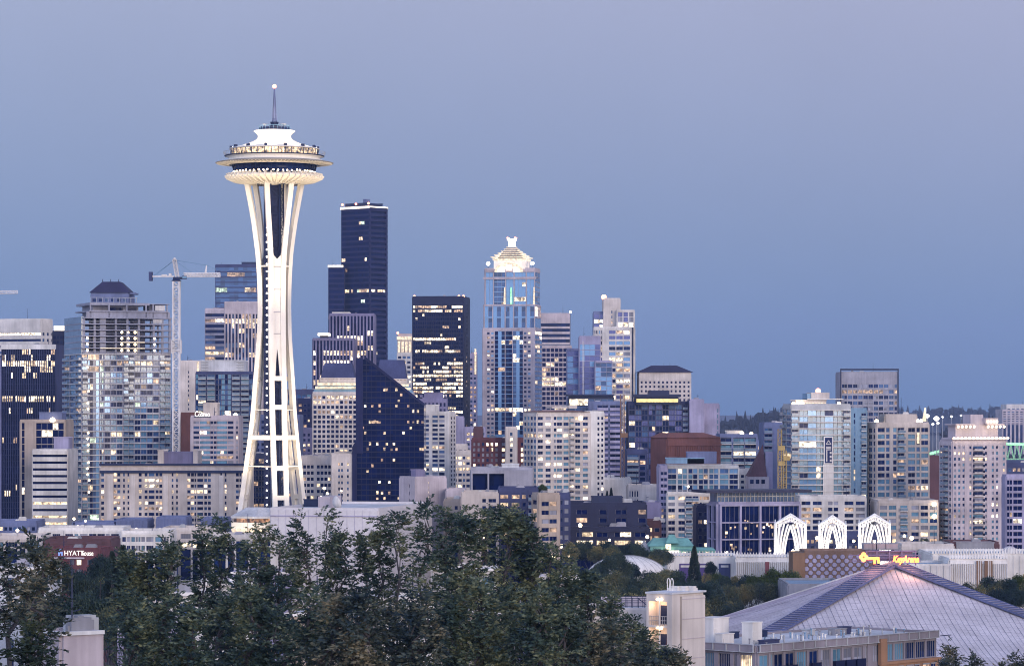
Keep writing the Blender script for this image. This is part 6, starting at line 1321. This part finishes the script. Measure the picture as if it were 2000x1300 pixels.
fgtree('small dark tree top at the bottom right corner, in front of the arena roof', 300, [(1842, 1284, 14), (1870, 1264, 18), (1902, 1276, 16), (1940, 1290, 16), (1975, 1270, 20), (2000, 1276, 18)], mat='leaf_autumn', pb=1340)

# park trees: a few crowns copied and turned
def crownmesh(R0, H, seed, mat, cone=False, n=6500, lf=.5):
    r = np.random.default_rng(seed); Q = []
    if cone:
        tt = r.uniform(0, 1, n); a = r.uniform(0, 2 * np.pi, n); rr = R0 * (tt ** .8) * (.72 + .28 * np.sin(a * 5 + tt * 30)) * r.uniform(.6, 1, n) ** .4
        P_ = np.stack([rr * np.cos(a), rr * np.sin(a), H * (1 - tt)], 1); D_ = np.stack([np.cos(a), np.sin(a), r.uniform(-.2, .9, n)], 1) + r.normal(size=(n, 3)) * .3
        return quadmesh('crown', leaves(P_, D_, lf * 1.3, lf * .6), mat)
    nb = 34; c = r.normal(size=(nb, 3)); c /= np.linalg.norm(c, axis=1, keepdims=True); c[:, 2] = np.abs(c[:, 2]) * 1.0 - .25; c *= np.array([R0 * .72, R0 * .72, H * .42]) * r.uniform(.55, 1, (nb, 1)); c[:, 2] += H * .45
    per = n // nb
    for b in c:
        d = r.normal(size=(per, 3)); d /= np.linalg.norm(d, axis=1, keepdims=True); br = R0 * r.uniform(.22, .42); P_ = b + d * br * r.uniform(.55, 1.1, (per, 1)) * np.array([1, 1, .75]); P_ = P_[P_[:, 2] > -H * .1]
        Q.append(leaves(P_, (P_ - b) + r.normal(size=P_.shape) * .5 * br + np.array([0, 0, .25 * br]), lf, lf * .6))
    return quadmesh('crown', np.concatenate(Q), mat)
PROTO = [crownmesh(5.5, 11, 1, 'leaf_park'), crownmesh(6, 10, 2, 'leaf_park'), crownmesh(5.2, 12, 3, 'leaf_parkdark'), crownmesh(5.8, 11, 4, 'leaf_green'), crownmesh(4.0, 17, 5, 'leaf_parkdark', True, 14000), crownmesh(5.6, 12, 6, 'leaf_parkdark')]
PZ = []
for m_ in PROTO:
    co_ = np.empty(len(m_.vertices) * 3); m_.vertices.foreach_get('co', co_); PZ.append(float(np.quantile(co_[2::3], .985)))
_tb = MB(); _tb.tube((0, 0, 0), (.2, 0, .55), .022, .014, k=7); _tb.tube((.2, 0, .55), (.1, .1, 1), .014, .004, k=6)
for a_ in range(5): _tb.tube((.15, 0, .45 + .08 * a_), (.15 + .16 * math.cos(a_ * 1.3), .16 * math.sin(a_ * 1.3), .75 + .05 * a_), .008, .003, k=5)
TRUNK = _tb.mesh('trunk', 'bark')
def ptree(label, px, py, Y, hw, k, group, crown_h=None, name='park_tree'):
    x, zt = X(px, Y), Z(py, Y); zg = float(np.interp(Y, [40, 120, 220, 360, 500, 700], [55, 44, 32, 18, 7, 0])); t = empty(name, label, 'tree', (x, Y, zg), random.uniform(0, 6.28), group)
    s_ = hw * Y / F / (5.5 if k != 4 else 4.0); o = bpy.data.objects.new('crown', PROTO[k]); COL.objects.link(o); o.parent = t; hs = PZ[k]; sz = s_ * (random.uniform(1.25, 1.6) if k != 4 else 1.2); o.scale = (s_, s_, sz); o.location = (0, 0, zt - zg - hs * sz)
    q = bpy.data.objects.new('trunk', TRUNK); COL.objects.link(q); q.parent = t; q.scale = (14, 14, max(3, zt - zg - hs * sz * .45)); return t
def row(labels, x0, x1, step, top, Y, hw, kinds, group, dy=12):
    x = x0; i = 0
    while x <= x1:
        tp = float(np.interp(x, [p[0] for p in top], [p[1] for p in top])) + random.uniform(-5, 7); k = random.choice(kinds)
        nm_ = ['olive', 'olive', 'dark green', 'fresh green', 'dark pointed', 'dark green'][k]
        ptree(labels.replace('@', nm_), x, tp, Y + random.uniform(-dy, dy), hw * random.uniform(.8, 1.2), k, labels.replace('@', nm_)); x += step * random.uniform(.8, 1.2); i += 1
row('round @ park tree in the back row, below the low black building', 1112, 1308, 17, [(1112, 1064), (1200, 1060), (1308, 1078)], 945, 22, (2, 5, 2, 0), 'g')
row('round @ park tree standing in front of the white shell roof', 1172, 1252, 18, [(1172, 1098), (1200, 1082), (1225, 1092), (1252, 1112)], 815, 22, (2, 5, 5), 'g')
row('round @ park tree between the shell roof and the conifer', 1130, 1340, 19, [(1130, 1115), (1180, 1118), (1250, 1124), (1340, 1112)], 790, 24, (0, 1, 2, 5), 'g')
row('round @ park tree behind the cream stair tower', 1120, 1400, 24, [(1120, 1135), (1250, 1148), (1330, 1140), (1400, 1138)], 725, 32, (0, 0, 1, 5), 'g')
row('round @ park tree low behind the roof terrace', 1110, 1370, 28, [(1110, 1165), (1370, 1172)], 650, 34, (0, 1, 2, 5), 'g')
row('round @ tree below the pleated exhibition wall', 1380, 1570, 19, [(1380, 1122), (1440, 1128), (1500, 1120), (1530, 1112), (1570, 1128)], 905, 24, (0, 2, 5, 3), 'g', 6)
row('round @ tree hugging the left slope of the arena roof', 1385, 1520, 19, [(1385, 1148), (1450, 1146), (1520, 1142)], 875, 26, (0, 1, 0, 2), 'g', 5)
row('round @ tree low beside the left corner of the arena roof', 1370, 1425, 20, [(1370, 1172), (1425, 1170)], 862, 26, (0, 1), 'g', 3)
row('low @ bushy tree at the foot of the arena slope', 1372, 1450, 16, [(1372, 1186), (1450, 1172)], 856, 22, (2, 5, 0), 'g', 2)
row('low @ bushy tree at the right edge below the brown strips', 1900, 2010, 18, [(1900, 1160), (2010, 1150)], 800, 24, (2, 5, 0), 'g', 3)
ptree('dark pointed conifer standing alone in front of the white exhibition hall', 1356, 1068, 880, 18, 4, None, name='conifer'); ptree('small dark tree in front of the grey poster of the exhibition hall', 1388, 1098, 885, 15, 2, None)
ptree('fresh green round tree left of the arena slope, in front of the brown honeycomb wall', 1542, 1120, 890, 30, 3, None)
row('round @ tree right of the arena below the brown window strips', 1890, 2015, 19, [(1890, 1142), (1950, 1130), (2015, 1128)], 815, 24, (0, 2, 3), 'g', 6)
row('@ tall tree left of the main tree mass, below the brick hotel', 196, 276, 20, [(196, 1092), (230, 1072), (276, 1076)], 560, 30, (4, 4, 5), 'g')
row('round @ tree behind the far left trees', 96, 220, 24, [(96, 1105), (160, 1118), (220, 1122)], 600, 34, (5, 2, 0), 'g')
row('round @ tree in the hollow above the pinkish block', 60, 260, 34, [(60, 1165), (260, 1172)], 480, 46, (2, 5, 0), 'g')
row('low @ tree by the beige podium right of the arches', 1790, 1860, 18, [(1790, 1054), (1860, 1056)], 955, 13, (2, 5, 4), 'g', 3)
row('@ roof garden tree on the dark terrace block', 1038, 1060, 12, [(1038, 950), (1060, 950)], 1095, 8, (5, 3), 'g', 2)
row('@ tree rising in front of the wide tan block', 1178, 1196, 9, [(1178, 955), (1196, 952)], 1290, 8, (4, 4), 'g', 2)

# ---------------------------------------------------------------- near buildings
def stairtower():
    Y = 360; b = Bld('stair_tower', 'cream stair tower with an open lit stairwell, foreground right of the trees', 'stair tower')
    zb = 16; b.vol(1284, 1372, 1164, Y, yb=1340, xc=1327, a=38, zb=zb, wall='cream', front=None, side=None, units=0, roof='darksteel', par=.4, ch=None, base='cream', partname='wall')
    W, D, H = b.W, b.D, b.H
    # panel joints on the blank side
    q = MB(); T = lambda u, d, z: (W + d, u, z)
    for k in range(6): z = H - .3 - k * 2.15; q.box(0, D, .36, .40, z - .04, z + .04, 0, T)
    q.obj('panel_joint', 'pinkish', b.e, b.M)
    # the open stairwell in front: frame, back wall, landings, railings, lamps
    d = 1.9; q = MB(); q.box(-.1, .2, -d, -.36, 0, H + .3); q.box(W - .3, W + .35, -d, -.36, 0, H + .3); q.box(.21, W - .31, -d, -.37, H - .5, H + .29); q.obj('wall', 'cream', b.e, b.M)
    q = MB(); q.box(-.2, W + .45, -d - .1, D + .1, H + .31, H + .5); q.obj('roof', 'roofwhite', b.e, b.M)
    xm = W * .58
    for k in range(4):
        z = H - 3.1 - k * 3.1; q = MB(); q.box(.21, W - .31, -d, -.37, z - .22, z); q.obj('landing', 'offwhite', b.e, b.M)
        q = MB()
        for zz in (1.0, .55): q.tube((.2, -d + .05, z + zz), (W - .3, -d + .05, z + zz), .035, k=5)
        for i in range(9): x = .25 + (W - .6) * i / 8; q.tube((x, -d + .05, z), (x, -d + .05, z + 1), .025, k=4)
        q.obj('railing', 'steel', b.e, b.M)
        q = MB(); q.box(xm - .35, xm + .35, -d - .25, -d + .05, z + 2.75, z + 2.9); q.obj('lamp', 'bulb', b.e, b.M)
        ld = bpy.data.lights.new('stair_light', 'POINT'); ld.energy = 75 if k == 0 else 35; ld.color = (1, .62, .38); ld.shadow_soft_size = .2; o = bpy.data.objects.new('stair_light', ld); COL.objects.link(o); o.parent = b.e; o.matrix_basis = b.M @ Matrix.Translation((W * .35, -1.3, z + 2.3))
        q = MB(); n = 9
        for i in range(n): q.box(xm + .1, W - .35, -1.2 + .0 + i * .09, -1.12 + i * .09, z - 3.0 + i * .33, z - 2.72 + i * .33)
        q.obj('stair', 'brown', b.e, b.M)
        q = MB(); q.box(W * .25, W * .55, -.42, -.365, z + .1, z + 2.1); q.obj('door', 'darksteel', b.e, b.M)
    q = MB(); q.tube((xm, -d - .05, 0), (xm, -d - .05, H), .07, k=6); q.obj('drain_pipe', 'offwhite', b.e, b.M)
    for u, v in ((.35, .3), (.6, .4), (.82, .55)): q = MB(); q.box(0, 1.3, 0, .8, 0, .3); q.box(.1, 1.2, .1, .7, .31, .5); q.obj('roof_unit', 'offwhite', b.e, b.M @ Matrix.Translation((W * u - .6, D * v, H + .5)))
    q = MB()
    for s_ in (0, .45):
        pts = [(s_ + .3 * math.cos(R(a)) * .6 + .2, 0, .9 + .45 * math.sin(R(a))) for a in range(-30, 211, 30)]
        for p_, r_ in zip(pts, pts[1:]): q.tube(p_, r_, .05, k=5)
        q.tube(pts[0], (s_ + .3, 0, 0), .05); q.tube(pts[-1], (s_ + .05, 0, 0), .05)
    q.obj('vent_pipe', 'white', b.e, b.M @ Matrix.Translation((W * .12, D * .3, H + .5))); b.done()
    # lower wing with a roof terrace
    b = Bld('apartment_block', 'cream flat-roofed wing with a dark roof railing, left of the stair tower', 'apartments'); b.vol(1150, 1288, 1190, 366, yb=1340, zb=14, wall='cream', D=9, front=fc('SSwwSSnS', 52, .7, .5, tm=20, g='DB', lit=0), units=0, roof='roofwhite', par=.2); W, D, H = b.W, b.D, b.H
    q = MB(); q.box(W * .2, W * .98, D * .85, D * .88, H, H + 1.0); q.obj('parapet', 'pinkish', b.e, b.M)
    q = MB()
    for y in (.6, D * .5):
        for zz in (.55, 1.05): q.tube((W * .3, y, H + .2 + zz), (W * .95, y, H + .2 + zz), .035)
        for i in range(9): x = W * (.3 + .65 * i / 8); q.tube((x, y, H), (x, y, H + 1.25), .035)
    q.tube((W * .7, .6, H + 1.25), (W * .9, .2, H), .05); q.obj('railing', 'darksteel', b.e, b.M)
    q = MB(); q.lathe([(.3, 0), (.3, .8), (.36, .85), (.36, 1.1), (.1, 1.3)], 12); q.obj('vent', 'offwhite', b.e, b.M @ Matrix.Translation((W * .34, D * .6, H))); b.done()
stairtower()
paint('greystone', (.27, .245, .28))
def arenafront():
    Y = 430; zb = 6; b = Bld('apartment_block', 'mauve and brick apartment building with vent-dotted flat roof, in front of the arena', 'apartments')
    b.vol(1296, 1826, 1263, Y, yb=1360, xc=1477, a=-47, zb=zb, wall='greystone', roof='roofwhite', par=.2, units=0, base='D',
          front=fc('|b|nb|b|W|b|W|b|b|b|n|sWWWWWW', 46, .86, .72, tm=9, g='TCDT', lit=.13, L='ac', bm='black', bd=.7, rail='solid', sd=.2, pd=.25, mull=2), side=fc('|W|n|W|W|W|n|W|', 46, .8, .72, tm=9, g='TDCT', lit=.15, L='a', sd=.2, pd=.25, mull=3))
    W, D, H = b.W, b.D, b.H
    # parapet fascia in panels with pale posts, on both streets
    for (fn, L) in ((lambda u, d, z: (u, -d, z), W), (lambda u, d, z: (-d, D - u, z), D)):
        q = MB(); q.box(0, L, .5, .6, H - .6, H + .24, 0, fn); q.box(-.3, L, .36, .7, H - .7, H - .61, 1, fn); n = int(L / 2.2)
        for i in range(n + 1): u = L * i / n; q.box(u - .07, u + .07, 0.6, .72, H - .6, H + .3, 1, fn)
        q.box(-.1, L, .46, .76, H + .31, H + .38, 1, fn); q.obj('fascia', ['greystone', 'steel'], b.e, b.M)
    # brick end with a pale cornice
    q = MB(); q.box(W * .66, W + .2, -.62, -.36, 0, H - 3.7); q.box(W * .655, W + .3, -.95, -.36, H - 3.69, H - 3.35); q.box(W * .655, W * .69, -.9, -.36, H - 3.34, H - .2); q.box(W * .655, W * .69, -.8, -.621, 0, H - 3.71)
    q.obj('brick_wall', 'ochre', b.e, b.M)
    for k in range(3):
        for i in range(6):
            x = W * (.715 + .048 * i); q = MB(); w_ = .9 if i % 2 else 1.35; z = H - 6.2 - 3.0 * k; q.box(x, x + w_, -.66, -.63, z, z + 2.0); q.box(x - .12, x + w_ + .12, -.76, -.661, z + 2.01, z + 2.2, 1); q.box(x + w_ / 2 - .04, x + w_ / 2 + .04, -.70, -.661, z, z + 2.0, 1); q.obj('window', ['D' if (i + k) % 4 else 'c', 'frame'], b.e, b.M)
    q = MB(); q.box(W - .2, W + 2.2, -1.2, -1.0, H - .45, H - .35); q.obj('eave_fin', 'darksteel', b.e, b.M)
    rs = random.Random(12)
    for i in range(64):   # vents all over the roof
        u, v = rs.uniform(.06, .93), rs.uniform(.06, .6); q = MB(); h = rs.uniform(.4, .9); q.tube((0, 0, 0), (0, 0, h), .09, k=6); q.tube((0, 0, h), (0, 0, h + .12), .15, k=6); q.obj('vent', rs.choice(['steel', 'bluepanel', 'roofgrey', 'white']), b.e, b.M @ Matrix.Translation((u * W, v * D, H - .12)))
    for (u, v, l, w_, h, m) in ((.08, .62, 3.2, 2.6, 3.2, 'offwhite'), (.12, .28, 2.0, 1.8, 2.8, 'white'), (.02, .40, 2.4, 1.2, 1.4, 'offwhite'), (.42, .8, 1.6, 1, .8, 'darksteel'), (.66, .45, 2.6, 1.2, .8, 'roofgrey'), (.74, .5, 1.6, 1.2, .9, 'slate'), (.6, .62, 1.4, 1.2, .7, 'steel'), (.1, .12, 3.2, .9, .6, 'slate'), (.3, .85, 1.2, .8, .8, 'darksteel')):
        q = MB(); q.box(0, l, 0, w_, 0, h); q.box(-.08, l + .08, -.08, w_ + .08, h + .001, h + .12); q.box(.2, l * .5, -.1, 0, .2, h * .6); q.obj('roof_unit' if h < 2 else 'penthouse', m, b.e, b.M @ Matrix.Translation((u * W, v * D, H - .1)) )
    b.vol(1372, 1500, 1229, 452, yb=1260, xc=1470, a=-47, zb=zb, wall='mauve', roof='roofwhite', par=.5, units=0) if False else None
    b.done()
arenafront()
def cornerblock():
    b = Bld('flat_block', 'plain pinkish block with a bright white roof edge, bottom left between the trees', 'building'); b.vol(64, 196, 1238, 330, yb=1340, xc=121, a=-35, zb=20, wall='pinkish', front=fc(''), side=fc(''), units=3, roof='ledgewhite', par=.25)
    q = MB(); q.box(-.5, b.W + .2, -.55, -.1, b.H - .1, b.H + .28); q.box(-.55, -.1, -.1, b.D, b.H - .1, b.H + .279); q.obj('roof_edge', 'ledgewhite', b.e, b.M); b.done()
cornerblock()
# pale houses glimpsed between the trunks
for lab, xl, xr, yt, Y, wall, pat in (('white house with tall windows glimpsed through the trees below the needle', 380, 490, 1140, 520, 'white', 'sWsWWs'), ('lilac house with grey roof glimpsed through the trees left of the hall', 455, 560, 1118, 640, 'lavender', 'WWsWW'),
    ('tan house glimpsed through the middle trees', 560, 720, 1200, 420, 'tan', 'SWSSW'), ('white flat-roofed house glimpsed through the trees, centre', 700, 845, 1168, 560, 'white', 'WsWWs'), ('pale blue-white roofed house glimpsed through the dark trees', 845, 970, 1112, 640, 'offwhite', 'WwWsW'), ('tan brick house with a dark window behind the low olive tree', 860, 1010, 1195, 400, 'tan', 'SSWS'),
    ('white house at the far left edge behind the reddish-twigged tree', -20, 95, 1110, 500, 'roofwhite', 'SwSS'), ('pale house glimpsed at bottom left of the main trees', 235, 330, 1225, 380, 'lavender', 'SWWS'), ('cream apartment with a white cornice seen right of the bushiest tree', 1058, 1128, 1128, 560, 'cream', 'WsWWs'), ('mauve house behind the brownish low tree', 1020, 1150, 1236, 390, 'mauve', 'WsW'), ('white house behind the low dense tree at left', 290, 400, 1160, 470, 'offwhite', 'WsWs')):
    b = building(lab, dict(xl=xl, xr=xr, yt=yt, Y=Y, yb=1330, zb=float(np.interp(Y, [360, 500, 700], [14, 5, 0])), wall=wall, D=12, front=fc(pat, 3.1 * F / Y, .7, .55, tm=8, lit=.22, g='DBTC', L='ac', mull=3), units=2, roof='roofwhite', par=.3), name='house', cat='house')
    q = MB(); q.box(-.4, b.W + .4, -.8, -.4, b.H - .2, b.H + .25); q.obj('cornice', 'white', b.e, b.M); b.done()
# ---------------------------------------------------------------- the evening air
def haze():
    b = MB(); b.box(-14000, 14000, -500, 14000, -3.0, 420); o = b.obj('haze', []); m, t, out_ = _new('air'); v = t.nodes.new('ShaderNodeVolumePrincipled'); v.inputs['Color'].default_value = (.50, .64, 1, 1); v.inputs['Density'].default_value = HAZE; v.inputs['Anisotropy'].default_value = .1
    t.links.new(v.outputs[0], out_.inputs['Volume']); o.data.materials.append(m); tag(o, 'thin blue evening haze filling the air', kind='stuff')
HAZE = 4.5e-5
haze()
